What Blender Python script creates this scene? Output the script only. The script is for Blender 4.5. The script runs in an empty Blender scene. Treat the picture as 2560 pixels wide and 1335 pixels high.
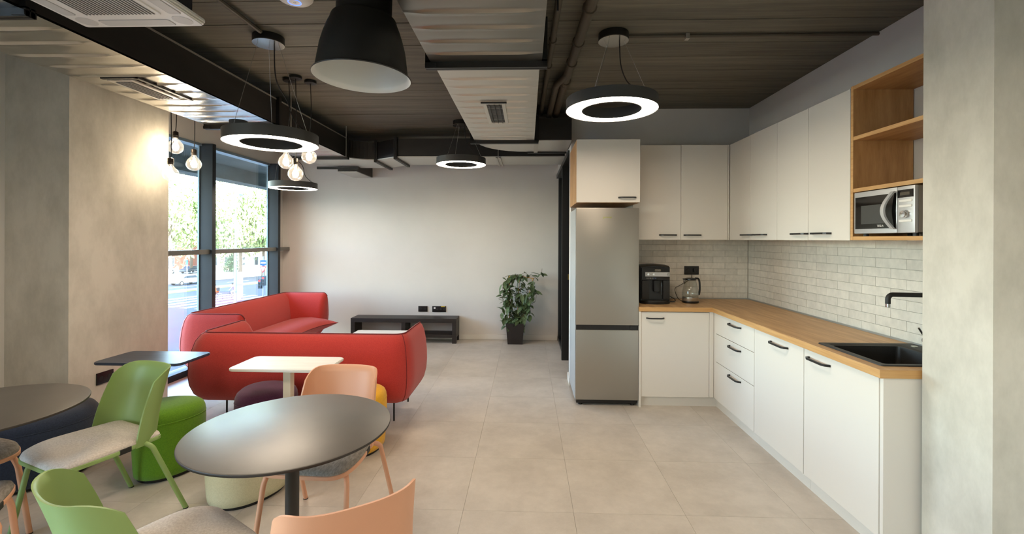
import bpy, bmesh, math, random
from mathutils import Vector, Matrix, noise
R = random.Random(7)
PI = math.pi
S = bpy.context.scene
COL = S.collection

# ------------------------------------------------------------------ camera, sky, sun, exposure
cd = bpy.data.cameras.new('camera'); cam = bpy.data.objects.new('camera', cd); COL.objects.link(cam)
cd.sensor_width = 36; cd.lens = 1138 / 2560 * 36; cd.shift_y = -(667.5 - 597.85) / 2560
cd.clip_start = .05; cd.clip_end = 600
cam.matrix_world = Matrix.Translation((0, 0, 1.53)) @ Matrix.Rotation(.0334, 4, 'Z') @ Matrix.Rotation(PI/2, 4, 'X') @ Matrix.Rotation(.004, 4, 'Z')
S.camera = cam
W = bpy.data.worlds.new('sky'); S.world = W; W.use_nodes = True
wn = W.node_tree.nodes; wl = W.node_tree.links
bg = wn['Background']; sky = wn.new('ShaderNodeTexSky'); sky.sky_type = 'NISHITA'
sky.sun_disc = False; sky.sun_elevation = math.radians(30); sky.sun_rotation = math.radians(120)
sky.air_density = 1.0; sky.dust_density = 1.5
hs = wn.new('ShaderNodeHueSaturation'); hs.inputs['Saturation'].default_value = .9
wl.new(sky.outputs[0], hs.inputs['Color']); wl.new(hs.outputs[0], bg.inputs[0]); bg.inputs[1].default_value = 2.7
sl = bpy.data.lights.new('sun', 'SUN'); sl.energy = 120; sl.angle = .01; sl.color = (1, .93, .82)
so = bpy.data.objects.new('sun', sl); COL.objects.link(so)
so.rotation_euler = Vector((-1, .45, -.5)).to_track_quat('-Z', 'Y').to_euler()
S.view_settings.view_transform = 'Standard'; S.view_settings.look = 'None'
S.view_settings.gamma = 1; S.view_settings.use_curve_mapping = False
S.view_settings.exposure = 0.9
S.cycles.max_bounces = 12; S.cycles.diffuse_bounces = 8; S.cycles.glossy_bounces = 4
S.cycles.transparent_max_bounces = 16; S.cycles.transmission_bounces = 6
S.cycles.caustics_reflective = False; S.cycles.caustics_refractive = False
S.cycles.sample_clamp_indirect = 6
S.cycles.use_denoising = True
# sky portals in the window openings, so the daylight is sampled well
def portal(loc, rot, sx, sy):
    l = bpy.data.lights.new('window_portal', 'AREA'); l.shape = 'RECTANGLE'; l.size = sx; l.size_y = sy
    l.cycles.is_portal = True
    o = bpy.data.objects.new('window_portal', l); o.location = loc; o.rotation_euler = rot; COL.objects.link(o)
portal((-3.9, 5.4, 1.35), (0, -PI/2, 0), 2.5, 2.8)
portal((-3.9, -.6, 1.35), (0, -PI/2, 0), 2.5, 3.5)

# ------------------------------------------------------------------ materials
def lin(c):
    return tuple(((v/255)/12.92 if v/255 <= .04045 else ((v/255+.055)/1.055)**2.4) for v in c) + (1,)
MATS = {}
def mat(name, c, rough=.5, metal=0, c2=None, scale=(4, 4, 4), nrough=.6, bump=0, bscale=None, spec=.5, rnd=0, emit=None, es=0, coat=0, lo=.35, hi=.65, sheen=0):
    if name in MATS: return MATS[name]
    m = bpy.data.materials.new(name); m.use_nodes = True
    n = m.node_tree.nodes; l = m.node_tree.links; b = n['Principled BSDF']
    b.inputs['Base Color'].default_value = lin(c); b.inputs['Roughness'].default_value = rough
    b.inputs['Metallic'].default_value = metal; b.inputs['Specular IOR Level'].default_value = spec
    b.inputs['Coat Weight'].default_value = coat
    if sheen: b.inputs['Sheen Weight'].default_value = sheen
    src = None
    if c2 or bump:
        tc = n.new('ShaderNodeTexCoord'); mp = n.new('ShaderNodeMapping'); mp.inputs['Scale'].default_value = scale
        nt = n.new('ShaderNodeTexNoise'); nt.inputs['Scale'].default_value = 1; nt.inputs['Detail'].default_value = 6; nt.inputs['Roughness'].default_value = nrough
        l.new(tc.outputs['Object'], mp.inputs[0])
        if rnd:
            oi = n.new('ShaderNodeObjectInfo'); ad = n.new('ShaderNodeVectorMath'); ad.operation = 'ADD'
            mu = n.new('ShaderNodeVectorMath'); mu.operation = 'SCALE'; mu.inputs['Scale'].default_value = 37
            l.new(oi.outputs['Random'], mu.inputs[0]); l.new(mp.outputs[0], ad.inputs[0]); l.new(mu.outputs[0], ad.inputs[1]); l.new(ad.outputs[0], nt.inputs['Vector'])
        else:
            l.new(mp.outputs[0], nt.inputs['Vector'])
        if c2:
            rp = n.new('ShaderNodeValToRGB'); rp.color_ramp.elements[0].position = lo; rp.color_ramp.elements[1].position = hi
            rp.color_ramp.elements[0].color = lin(c); rp.color_ramp.elements[1].color = lin(c2)
            l.new(nt.outputs['Fac'], rp.inputs[0]); src = rp.outputs[0]
        if bump:
            bm = n.new('ShaderNodeBump'); bm.inputs['Strength'].default_value = bump; bm.inputs['Distance'].default_value = .01
            if bscale:
                n2 = n.new('ShaderNodeTexNoise'); n2.inputs['Scale'].default_value = bscale; n2.inputs['Detail'].default_value = 3
                l.new(tc.outputs['Object'], n2.inputs['Vector']); l.new(n2.outputs['Fac'], bm.inputs['Height'])
            else:
                l.new(nt.outputs['Fac'], bm.inputs['Height'])
            l.new(bm.outputs[0], b.inputs['Normal'])
    if rnd:
        oi2 = n.new('ShaderNodeObjectInfo'); hv = n.new('ShaderNodeHueSaturation')
        mr = n.new('ShaderNodeMapRange'); mr.inputs['To Min'].default_value = 1-rnd; mr.inputs['To Max'].default_value = 1+rnd
        l.new(oi2.outputs['Random'], mr.inputs[0]); l.new(mr.outputs[0], hv.inputs['Value'])
        if src: l.new(src, hv.inputs['Color'])
        else: hv.inputs['Color'].default_value = lin(c)
        src = hv.outputs[0]
    if src: l.new(src, b.inputs['Base Color'])
    if emit:
        b.inputs['Emission Color'].default_value = lin(emit); b.inputs['Emission Strength'].default_value = es
    MATS[name] = m
    return m
def glass(name, tint, refl=.12, rough=0.0, frost=0):
    m = bpy.data.materials.new(name); m.use_nodes = True; n = m.node_tree.nodes; l = m.node_tree.links
    n.remove(n['Principled BSDF']); out = n['Material Output']
    t = n.new('ShaderNodeBsdfTransparent'); t.inputs[0].default_value = tint + (1,)
    g = n.new('ShaderNodeBsdfGlossy'); g.inputs['Roughness'].default_value = rough; g.inputs[0].default_value = (.9, .95, 1, 1)
    lw = n.new('ShaderNodeLayerWeight'); lw.inputs[0].default_value = .3
    mr = n.new('ShaderNodeMapRange'); mr.inputs['To Min'].default_value = .03; mr.inputs['To Max'].default_value = refl+.3
    mx = n.new('ShaderNodeMixShader')
    l.new(lw.outputs['Facing'], mr.inputs[0]); l.new(mr.outputs[0], mx.inputs[0]); l.new(t.outputs[0], mx.inputs[1]); l.new(g.outputs[0], mx.inputs[2]); l.new(mx.outputs[0], out.inputs[0])
    if frost:
        tr = n.new('ShaderNodeBsdfTranslucent'); m2 = n.new('ShaderNodeMixShader'); m2.inputs[0].default_value = frost
        l.new(mx.outputs[0], m2.inputs[1]); l.new(tr.outputs[0], m2.inputs[2]); l.new(m2.outputs[0], out.inputs[0])
    return m
WALL = mat('white_paint', (216, 212, 205), .6, c2=(211, 207, 200), scale=(1.5, 1.5, 1.5))
TRIMW = mat('white_trim', (218, 214, 206), .45)
CONC = mat('column_concrete', (176, 172, 160), .75, c2=(207, 202, 190), scale=(2.6, 2.6, 1.4), nrough=.7, bump=.2, lo=.3, hi=.6)
FLOOR = mat('floor_vinyl', (184, 176, 165), .4, c2=(203, 195, 184), scale=(3, 3, 3), nrough=.75, rnd=.012, bump=.03, bscale=220)
GROUT = mat('floor_joint', (160, 152, 141), .8)
CEIL = mat('ceiling_paint', (86, 82, 71), .7, c2=(114, 108, 94), scale=(1.2, 26, 10), nrough=.7, bump=.5, rnd=.1)
CEILD = mat('ceiling_gap', (22, 20, 17), .9)
GALV = mat('galvanised_steel', (186, 183, 176), .22, 1, c2=(200, 197, 190), scale=(5, 5, 5))
GALV2 = mat('galvanised_liner', (196, 193, 187), .42, .8)
GALVM = mat('galvanised_sheet_matt', (205, 201, 192), .42, .9)
BLACKD = mat('black_duct_paint', (22, 20, 18), .42, c2=(34, 31, 28), scale=(3, 3, 9))
BLACK = mat('black_metal', (20, 20, 20), .38)
ANTH = mat('anthracite_aluminium', (34, 39, 43), .55, spec=.35)
WINL = mat('window_edge_aluminium', (130, 150, 162), .4, .3)
CABW = mat('cabinet_laminate', (219, 214, 205), .42)
OAK = mat('oak_laminate', (180, 139, 93), .45, c2=(209, 171, 122), scale=(22, 2.2, 22), nrough=.65)
OAKX = mat('oak_laminate_shelf', (164, 118, 70), .48, c2=(192, 147, 94), scale=(20, 3, 3), nrough=.65)
OAKE = mat('oak_edge', (186, 140, 84), .5, c2=(205, 162, 106), scale=(3, 3, 60))
STEEL = mat('fridge_steel', (160, 156, 148), .28, .75)
STEELS = mat('fridge_side_grey', (172, 174, 174), .45, .2)
CHROME = mat('chrome', (215, 215, 215), .12, 1)
BPLAS = mat('black_plastic', (16, 15, 15), .3)
BPLASM = mat('black_plastic_matt', (26, 25, 24), .55)
BGLOSS = mat('black_gloss', (10, 10, 10), .08)
SILV = mat('silver_plastic', (190, 190, 190), .32, .4)
WPLAS = mat('white_plastic', (226, 223, 217), .4)
GPLAS = mat('grey_plastic', (150, 148, 144), .5)
TILE = mat('backsplash_tile', (216, 211, 200), .28, c2=(202, 198, 188), scale=(6, 6, 14), rnd=.05)
TGROUT = mat('backsplash_grout', (150, 143, 131), .8)
RED = mat('red_wool', (172, 38, 30), .85, c2=(188, 50, 40), scale=(160, 160, 160), bump=.25, bscale=500, sheen=.25)
PIPING = mat('dark_red_piping', (104, 16, 20), .7)
SINKM = mat('sink_granite', (24, 23, 22), .5, c2=(40, 39, 37), scale=(300, 300, 300))
NAVY = mat('navy_wool', (27, 38, 58), .9, c2=(38, 50, 72), scale=(150, 150, 150), bump=.2, bscale=450, sheen=.2)
LIME = mat('lime_wool', (88, 136, 8), .88, c2=(104, 152, 16), scale=(150, 150, 150), bump=.2, bscale=450, sheen=.2)
PURP = mat('purple_wool', (66, 26, 58), .9, c2=(80, 34, 70), scale=(150, 150, 150), bump=.2, bscale=450, sheen=.2)
YELL = mat('yellow_wool', (222, 160, 0), .88, c2=(236, 176, 10), scale=(150, 150, 150), bump=.2, bscale=450, sheen=.2)
CREAM = mat('cream_wool', (200, 196, 162), .9, c2=(212, 208, 176), scale=(150, 150, 150), bump=.2, bscale=450)
TABT = mat('table_laminate', (66, 60, 53), .42, spec=1.0, c2=(72, 66, 58), scale=(9, 9, 9))
TABE = mat('table_edge', (44, 38, 32), .5)
WOAK = mat('white_stained_wood', (214, 212, 204), .42, c2=(226, 224, 217), scale=(3, 40, 40))
NOAK = mat('navy_stained_wood', (34, 46, 66), .36, c2=(54, 66, 86), scale=(3, 44, 44), bump=.1)
WMET = mat('white_metal', (222, 218, 206), .4)
NMET = mat('navy_metal', (34, 40, 50), .45)
GREENP = mat('sage_green_plastic', (132, 158, 92), .45)
PINKP = mat('salmon_plastic', (212, 156, 122), .45)
SEATF = mat('seat_fabric', (190, 181, 171), .92, c2=(212, 204, 194), scale=(130, 130, 130), bump=.3, bscale=600)
SEATG = mat('seat_fabric_grey', (120, 113, 104), .92, c2=(150, 143, 134), scale=(110, 40, 110), bump=.3, bscale=600)
LEAF = mat('leaf_green', (60, 82, 50), .5, c2=(100, 120, 82), scale=(30, 30, 30), rnd=.25)
STEMM = mat('stem_brown', (84, 66, 40), .7)
BAMB = mat('bamboo', (196, 150, 70), .5)
SOIL = mat('potting_soil', (168, 150, 128), .9, c2=(90, 72, 56), scale=(60, 60, 60))
POTM = mat('dark_brown_pot', (34, 27, 24), .5)
BENCH = mat('black_brown_wood', (28, 24, 22), .42, c2=(38, 33, 30), scale=(3, 40, 40))
LED = mat('led_diffuser', (255, 255, 255), .5, emit=(255, 235, 210), es=21)
FILA = mat('bulb_filament', (255, 255, 255), .5, emit=(255, 232, 200), es=58)
BULBG = glass('bulb_glass', (.97, .97, .95), .25, frost=.035)
PANE = glass('window_glass', (.90, .95, .96), .25)
KGLASS = glass('kettle_glass', (.88, .9, .88), .35)
PENDB = mat('pendant_black', (24, 23, 21), .5)
PENDI = mat('pendant_inner', (214, 213, 206), .5, .2)
RINGM = mat('ring_lamp_grey', (66, 66, 64), .5, .2)
CANCH = mat('canopy_chrome', (170, 168, 164), .18, .9)
CORD = mat('black_cord', (18, 17, 16), .6)
WIRE = mat('steel_wire', (180, 176, 168), .35, .8)
PIPE = mat('dark_painted_pipe', (78, 70, 58), .6)
BLUEL = mat('blue_led', (60, 90, 255), .5, emit=(70, 110, 255), es=1.6)
ASPH = mat('asphalt', (54, 60, 70), .9, c2=(62, 68, 78), scale=(.3, .3, .3))
PAVE = mat('pavement_stone', (160, 156, 148), .9, c2=(148, 143, 136), scale=(.6, .6, .6))
GRASS = mat('verge_grass', (120, 134, 84), .95, c2=(150, 156, 110), scale=(1, 1, 1))
ZEBRA = mat('road_paint', (170, 170, 168), .8)
BRICK = mat('brick_facade', (128, 84, 66), .9, c2=(150, 104, 82), scale=(2, 2, 2))
PLAST = mat('plaster_facade', (196, 178, 146), .9, c2=(206, 190, 160), scale=(.4, .4, .4))
WINF = mat('facade_window', (60, 70, 78), .2)
TLEAF = mat('tree_leaf', (104, 124, 70), .7, c2=(142, 158, 104), scale=(.6, .6, .6))
BARK = mat('bark', (96, 84, 70), .9)
PGREY = mat('lamp_post_grey', (150, 160, 170), .5, .2)
SIGNW = mat('sign_white', (232, 232, 230), .5); SIGNB = mat('sign_blue', (20, 74, 190), .5); SIGNR = mat('sign_red', (200, 30, 40), .5)
REDL = mat('red_signal', (255, 40, 40), .5, emit=(255, 40, 30), es=3)
EXTC = mat('exterior_concrete', (120, 126, 126), .85, c2=(86, 88, 84), scale=(1.2, 1.2, 3))
EXTD = mat('exterior_soffit', (74, 76, 74), .9, c2=(104, 106, 102), scale=(2, 2, 2))
SKIN = mat('skin', (206, 158, 130), .6)
CLOTH = {k: mat('cloth_'+k, v, .85) for k, v in dict(orange=(226, 92, 40), purple=(96, 66, 116), dark=(36, 38, 48), light=(196, 196, 190), hair=(46, 34, 26)).items()}

# ------------------------------------------------------------------ geometry helpers
class G:
    def __init__(s): s.bm = bmesh.new()
    def faces(s, vs, fs):
        v = [s.bm.verts.new(p) for p in vs]
        for f in fs:
            try: s.bm.faces.new([v[i] for i in f])
            except ValueError: pass
        return v
    def box(s, x0, x1, y0, y1, z0, z1, bev=0, seg=2):
        b = bmesh.new(); bmesh.ops.create_cube(b, size=1)
        for v in b.verts:
            v.co = ((x0+x1)/2 + v.co.x*(x1-x0), (y0+y1)/2 + v.co.y*(y1-y0), (z0+z1)/2 + v.co.z*(z1-z0))
        if bev: bmesh.ops.bevel(b, geom=b.edges[:], offset=bev, segments=seg, affect='EDGES', profile=.7)
        return s.merge(b)
    def merge(s, b, M=None):
        b.verts.index_update()
        v = [s.bm.verts.new(M @ x.co if M else x.co) for x in b.verts]
        for f in b.faces: s.bm.faces.new([v[x.index] for x in f.verts])
        b.free(); return s
    def loft(s, rings, cap=True, closed=True):
        n = len(rings[0]); vs = [p for r in rings for p in r]; fs = []
        for i in range(len(rings)-1):
            for j in range(n if closed else n-1):
                k = (j+1) % n
                fs.append((i*n+j, i*n+k, (i+1)*n+k, (i+1)*n+j))
        if cap and closed:
            fs.append(tuple(range(n))[::-1]); fs.append(tuple(range((len(rings)-1)*n, len(rings)*n)))
        s.faces(vs, fs); return s
    def tube(s, pts, r, seg=8, cap=True, closed=False):
        pts = [Vector(p) for p in pts]; rings = []; n = len(pts)
        rr = r if isinstance(r, (list, tuple)) else [r]*n
        t0 = (pts[1]-pts[0]).normalized(); up = Vector((0, 0, 1)) if abs(t0.z) < .9 else Vector((1, 0, 0))
        u = t0.cross(up).normalized(); 
        for i, p in enumerate(pts):
            if closed: t = (pts[(i+1) % n]-pts[i-1]).normalized()
            else: t = (pts[min(i+1, n-1)]-pts[max(i-1, 0)]).normalized()
            u = (u - t*u.dot(t)).normalized(); w = t.cross(u)
            rings.append([p + (u*math.cos(a*2*PI/seg) + w*math.sin(a*2*PI/seg))*rr[i] for a in range(seg)])
        if closed: rings.append(rings[0])
        return s.loft(rings, cap and not closed)
    def lathe(s, prof, c=(0, 0, 0), seg=32, cap=False):
        rings = [[Vector((c[0]+r*math.cos(a*2*PI/seg), c[1]+r*math.sin(a*2*PI/seg), c[2]+z)) for a in range(seg)] for r, z in prof]
        return s.loft(rings, cap)
    def cyl(s, c, r, z0, z1, seg=24, bev=0):
        if bev: pr = [(r-bev, z0), (r, z0+bev), (r, z1-bev), (r-bev, z1)]
        else: pr = [(r, z0), (r, z1)]
        return s.lathe(pr, (c[0], c[1], 0), seg, True)
    def prism(s, out, z0, z1, bev=0):
        b = bmesh.new(); vs = [b.verts.new((x, y, z0)) for x, y in out]; f = b.faces.new(vs)
        e = bmesh.ops.extrude_face_region(b, geom=[f]); 
        for v in e['geom']:
            if isinstance(v, bmesh.types.BMVert): v.co.z = z1
        bmesh.ops.recalc_face_normals(b, faces=b.faces[:])
        if bev:
            ed = [x for x in b.edges if abs(x.verts[0].co.z-x.verts[1].co.z) < 1e-6]
            bmesh.ops.bevel(b, geom=ed, offset=bev, segments=2, affect='EDGES')
        return s.merge(b)
    def build(s, name, m, parent=None, kind=None, smooth=True, off=None, angle=40, recalc=True):
        if recalc: bmesh.ops.recalc_face_normals(s.bm, faces=s.bm.faces[:])
        me = bpy.data.meshes.new(name); 
        if off: bmesh.ops.translate(s.bm, verts=s.bm.verts[:], vec=Vector(off)*-1)
        s.bm.to_mesh(me); s.bm.free(); me.materials.append(m)
        if smooth:
            for p in me.polygons: p.use_smooth = True
            me.set_sharp_from_angle(angle=math.radians(angle))
        o = bpy.data.objects.new(name, me); COL.objects.link(o)
        if parent: o.parent = parent
        if kind: o['kind'] = kind
        return o
def tag(o, label, cat, group=None, kind=None):
    o['label'] = label; o['category'] = cat
    if group: o['group'] = group
    if kind: o['kind'] = kind
    return o
def thing(name, label, cat, loc=(0, 0, 0), rz=0, group=None):
    o = bpy.data.objects.new(name, None); o.empty_display_size = .1; COL.objects.link(o)
    o.location = loc; o.rotation_euler = (0, 0, rz)
    return tag(o, label, cat, group)
def inst(src, parent, loc=(0, 0, 0), rot=(0, 0, 0), scale=(1, 1, 1)):
    o = src.copy(); COL.objects.link(o); o.parent = parent; o.location = loc; o.rotation_euler = rot; o.scale = scale
    return o
def copy_tree(o, parent=None):
    c = o.copy(); COL.objects.link(c); c.parent = parent
    for ch in [x for x in bpy.data.objects if x.parent == o]: copy_tree(ch, c)
    return c
def struct(name, x0, x1, y0, y1, z0, z1, m, parent=None):
    return G().box(x0, x1, y0, y1, z0, z1).build(name, m, parent, 'structure', smooth=False)
def text(name, s, size, m, parent, loc, rot, ext=.0006, align='CENTER'):
    c = bpy.data.curves.new(name, 'FONT'); c.body = s; c.size = size; c.extrude = ext; c.align_x = align; c.align_y = 'CENTER'
    q = bpy.data.objects.new(name, c); COL.objects.link(q)
    me = bpy.data.meshes.new_from_object(q.evaluated_get(bpy.context.evaluated_depsgraph_get())); bpy.data.objects.remove(q)
    me.materials.clear(); me.materials.append(m)
    o = bpy.data.objects.new(name, me); COL.objects.link(o); o.parent = parent; o.location = loc; o.rotation_euler = rot
    return o
def bez(p, n=12):
    p = [Vector(q) for q in p]; out = []
    for i in range(n+1):
        t = i/n; q = p
        while len(q) > 1: q = [a.lerp(b, t) for a, b in zip(q, q[1:])]
        out.append(q[0])
    return out
def catmull(p, n=6):
    p = [Vector(q) for q in p]; P = [p[0]] + p + [p[-1]]; out = []
    for i in range(1, len(P)-2):
        for k in range(n):
            t = k/n; a, b, c, d = P[i-1:i+3]
            out.append(.5*((2*b)+(c-a)*t+(2*a-5*b+4*c-d)*t*t+(3*b-a-3*c+d)*t**3))
    return out + [p[-1]]
def rrect(x0, x1, y0, y1, r, n=6):
    o = []
    for cx, cy, a in ((x1-r, y1-r, 0), (x0+r, y1-r, 90), (x0+r, y0+r, 180), (x1-r, y0+r, 270)):
        for k in range(n+1):
            t = math.radians(a+90*k/n); o.append((cx+r*math.cos(t), cy+r*math.sin(t)))
    return o

CZ = 2.905          # ceiling
XR = 2.31           # right wall
XL = -3.78          # window wall
YB = 6.92           # back wall
YK = 4.83           # kitchen back wall
Y0 = -3.2
# ------------------------------------------------------------------ the room shell
floor = struct('floor', XL-.14, 3.6, Y0, YB+.1, -.2, -.006, GROUT)
T = .62; tb = G().box(-T/2+.0006, T/2-.0006, -T/2+.0006, T/2-.0006, -.008, 0).build('tile', FLOOR, floor, smooth=False)
first = True
for i in range(-6, 5):
    for j in range(-8, 7):
        cx = -.355 + T*(i+.5); cy = 2.557 + T*(j+.5)
        if cx > 2.7 or cy > 7.1 or cy < Y0+.2: continue
        if first: tb.location = (cx, cy, 0); first = False
        else: inst(tb, floor, (cx, cy, 0))
ceil = struct('ceiling', XL-.14, 3.6, Y0, YB+.1, CZ+.008, CZ+.3, CEILD)
y = Y0; meshes = {}
while y < YB:
    w = R.choice((.10, .12, .14, .16, .16, .19))
    key = (w, R.randrange(3))
    if key not in meshes:
        b = G(); n = 18; lo = []; x0, x1 = XL, 3.5
        rq = random.Random(hash(key) & 255)
        v = []
        for k in range(n+1):
            x = x0+(x1-x0)*k/n; g0 = rq.choice((.0, .001, .0025, .005, .007)); g1 = rq.choice((0, 0, .001))
            v += [(x, g0, .012), (x, g0, 0), (x, w-g1, 0), (x, w-g1, .012)]
        f = []
        for k in range(n):
            for q in range(3): f.append((4*k+q, 4*k+q+1, 4*k+q+5, 4*k+q+4))
        b.faces(v, f); o = b.build('board', CEIL, ceil, smooth=False); meshes[key] = o; o.location = (0, y, CZ+R.uniform(0, .005))
    else: inst(meshes[key], ceil, (0, y, CZ+R.uniform(0, .005)))
    y += w
wb = struct('wall_back', XL-.14, .58, YB, YB+.12, 0, CZ, WALL)
struct('wall_back', .58, 1.0, YB, YB+.12, 0, CZ, WALL); struct('wall_back', 2.2, 3.6, YB, YB+.12, 0, CZ, WALL); struct('wall_back', 1.0, 2.2, YB, YB+.12, 2.5, CZ, WALL)
wk = struct('wall_kitchen', .46, XR, YK, YK+.12, 0, CZ, WALL)
wr = struct('wall_right', XR, XR+.12, Y0, YK+.12, 0, CZ, WALL)
struct('wall_rear', XL-.14, XR+.12, Y0-.12, Y0, 0, CZ, WALL)
struct('wall_side', XR+.12, 3.6, YK, YK+.12, 0, CZ, WALL)
struct('wall_side', 3.5, 3.6, YK+.12, YB, 0, CZ, WALL)
# partition beside the lounge: door opening, then a glazed panel
wp = struct('wall_partition', .46, .58, YK+.12, 5.0, 0, CZ, WALL)
struct('wall_partition', .46, .58, 5.0, YB, 2.5, CZ, WALL)
struct('wall_left', XL-.14, XL, Y0, YB, 2.62, CZ, WALL)
struct('wall_left', XL-.02, XL, 6.6, YB, 0, 2.62, WALL)
struct('column_left', XL-.1, -3.3, 3.17, 4.08, 0, CZ, CONC)
struct('column_right', 1.86, XR, 1.88, 2.205, 0, CZ, CONC)
struct('baseboard_back', XL, .46, YB-.014, YB, 0, .08, TRIMW)
struct('baseboard_partition', .445, .46, YK-.05, 5.0, 0, .08, TRIMW)
# door opening
dr = bpy.data.objects.new('door_1', None); COL.objects.link(dr); dr['kind'] = 'structure'
b = G(); b.box(.44, .60, 5.77, 5.83, 0, 2.5); b.build('door_jamb', BLACK, dr)
b = G(); b.box(.46, .59, 5.0, 5.03, 0, 2.5); b.build('door_jamb', BLACK, dr)
b = G(); b.box(.44, .60, 5.0, 6.92, 2.45, 2.505); b.build('door_head', BLACK, dr)
b = G(); b.box(.47, .53, 6.85, 6.92, 0, 2.45); b.box(.47, .53, 5.83, 6.85, 0, .05); b.build('door_frame', BLACK, dr)
b = G(); b.box(.495, .505, 5.83, 6.85, .05, 2.45); b.build('glass_panel', PANE, dr, smooth=False)
b = G(); b.box(.515, .538, 5.766, 5.771, 1.02, 1.09); b.build('strike_plate', mat('brass', (190, 160, 90), .3, .9), dr)

# ------------------------------------------------------------------ window wall
def window(name, y0, y1, mull, rail):
    w = bpy.data.objects.new(name, None); COL.objects.link(w); w['kind'] = 'structure'
    for my in mull:
        b = G().box(XL-.03, -3.635, my, my+.06, 0, 2.62, .003); b.build('mullion', ANTH, w)
        for q in (my-.012, my+.06):
            b = G().box(XL-.022, XL-.004, q, q+.012, .1, 2.6); b.build('pane_bead', WINL, w, smooth=False)
    ys = [y0] + [m for m in mull] + [y1]
    for a, c in zip(ys, ys[1:]):
        a2 = a+.06 if a in mull else a
        b = G().box(XL-.02, XL-.005, a2, c, 0, 2.62); b.build('pane', PANE, w, smooth=False)
    b = G().box(XL-.1, XL+.02, y0, y1, 2.59, 2.62); b.build('head_rail', WINL, w, smooth=False)
    b = G().box(XL-.1, XL+.03, y0, y1, 0, .07, .003); b.build('bottom_rail', ANTH, w)
    if rail:
        b = G().box(-3.72, -3.665, y0, YB-.01, 1.343, 1.396, .004); b.build('transom', mat('transom_aluminium', (104, 104, 98), .45, .2), w)
        b = G().box(XL-.05, -3.70, y0, y1, 1.35, 1.39); b.build('transom_back', ANTH, w)
window('window_1', 4.08, 6.6, [5.138, 6.53], True)
window('window_2', -2.3, 1.1, [-1.2, -.05], False)
struct('wall_left', XL-.14, XL, 1.1, 3.17, 0, 2.62, WALL); struct('wall_left', XL-.14, XL, Y0, -2.3, 0, 2.62, WALL)

# ------------------------------------------------------------------ ducts
def duct_sheet(x0, x1, y0, y1, beads, z, seed, amp=1.0):
    # a galvanised bottom sheet with pressed beads and slight sag between them
    b = G(); ys = []; rq = random.Random(seed)
    bl = sorted(beads)
    for k, bd in enumerate(bl):
        ys += [(bd-.022, 0), (bd-.010, -.001), (bd, -.010*amp), (bd+.006, -.008*amp), (bd+.02, 0)]
        if k < len(bl)-1:
            d = bl[k+1]-bd
            for q in (.3, .5, .7): ys.append((bd+d*q, -.002*amp*math.sin(q*PI)))
    ys = [(y0, 0)] + [p for p in ys if y0+.01 < p[0] < y1-.01] + [(y1, 0)]
    n = 14; vs = []; 
    for yy, dz in ys:
        for i in range(n+1):
            t = i/n; x = x0+(x1-x0)*t; e = min(1, 6*t, 6*(1-t))
            wv = noise.noise(Vector((x*2.2, yy*2, seed)))*.0007*amp
            vs.append((x, yy+noise.noise(Vector((x*3, round(yy*6), seed)))*.002*e, z+(dz+wv)*e))
    fs = [(j*(n+1)+i, j*(n+1)+i+1, (j+1)*(n+1)+i+1, (j+1)*(n+1)+i) for j in range(len(ys)-1) for i in range(n)]
    b.faces(vs, fs); return b
def flange(parent, x0, x1, y, z0, z1):
    b = G(); b.box(x0-.03, x1+.03, y-.02, y-.003, z0-.035, z0+.008); b.box(x0-.03, x1+.03, y+.003, y+.02, z0-.035, z0+.008)
    for x in (x0, x1): b.box(x-.03 if x == x0 else x-.002, x+.002 if x == x0 else x+.03, y-.02, y+.02, z0, z1+.02)
    b.box(x0-.03, x0+.03, y-.026, y+.026, z0-.032, z0-.008); b.box(x1-.03, x1+.03, y-.026, y+.026, z0-.032, z0-.008)
    b.build('flange', BLACK, parent, smooth=False)
DZ = 2.54; DT = 2.77
d1 = thing('air_duct', 'long black and galvanised duct along the window side, turning across the back wall', 'duct', (0, 0, 0))
xl, xr = -2.87, -2.24
b = G(); b.box(xl, xr, -2.8, 4.0, DZ+.012, DT); b.box(xl, xr, 4.0, 5.56, DZ+.012, DT); b.build('duct_body', BLACKD, d1, smooth=False)
bd = [2.28-.157*k for k in range(33)]+[2.28+.157*k for k in range(1, 11)]
duct_sheet(xl, xr, -2.8, 4.0, bd, DZ, 3, 1.0).build('bottom_sheet', GALV, d1)
duct_sheet(xl, xr, 4.02, 5.56, [4.1+.16*k for k in range(9)], DZ, 5).build('bottom_sheet', GALV2, d1)
b = G(); b.box(xr-.01, xr+.004, -2.8, 5.56, DT-.006, DT+.006); b.build('seam_strip', WIRE, d1, smooth=False)
for y in (1.95, 4.0, 5.55): flange(d1, xl, xr, y, DZ, DT)
# bend and back run
def bend_out():
    inner = [(-2.24, 5.56)] + [(-1.95-.29*math.cos(math.radians(a)), 5.56+.24*math.sin(math.radians(a))) for a in range(10, 91, 10)]
    outer = [(-2.87, 5.56), (-2.87, 5.9)] + [(-2.3-.57*math.cos(math.radians(a)), 5.9+.55*math.sin(math.radians(a))) for a in range(15, 91, 15)] + [(-1.95, 6.45)]
    return inner, outer
inn, out = bend_out(); poly = inn + out[::-1]
G().prism(poly, DZ+.012, DT).build('duct_bend', BLACKD, d1, smooth=False)
G().prism(poly, DZ, DZ+.011).build('bend_bottom', GALV2, d1, smooth=False)
tr = [(-1.95, 5.80), (-1.63, 5.59), (-1.63, 6.18), (-1.95, 6.45)]
G().prism(tr, DZ+.012, DT).build('duct_offset', BLACKD, d1, smooth=False)
G().prism(tr, DZ, DZ+.011).build('offset_bottom', GALV2, d1, smooth=False)
G().box(-1.63, .455, 5.59, 6.18, DZ+.012, DT).build('duct_run', BLACKD, d1, smooth=False)
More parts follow.
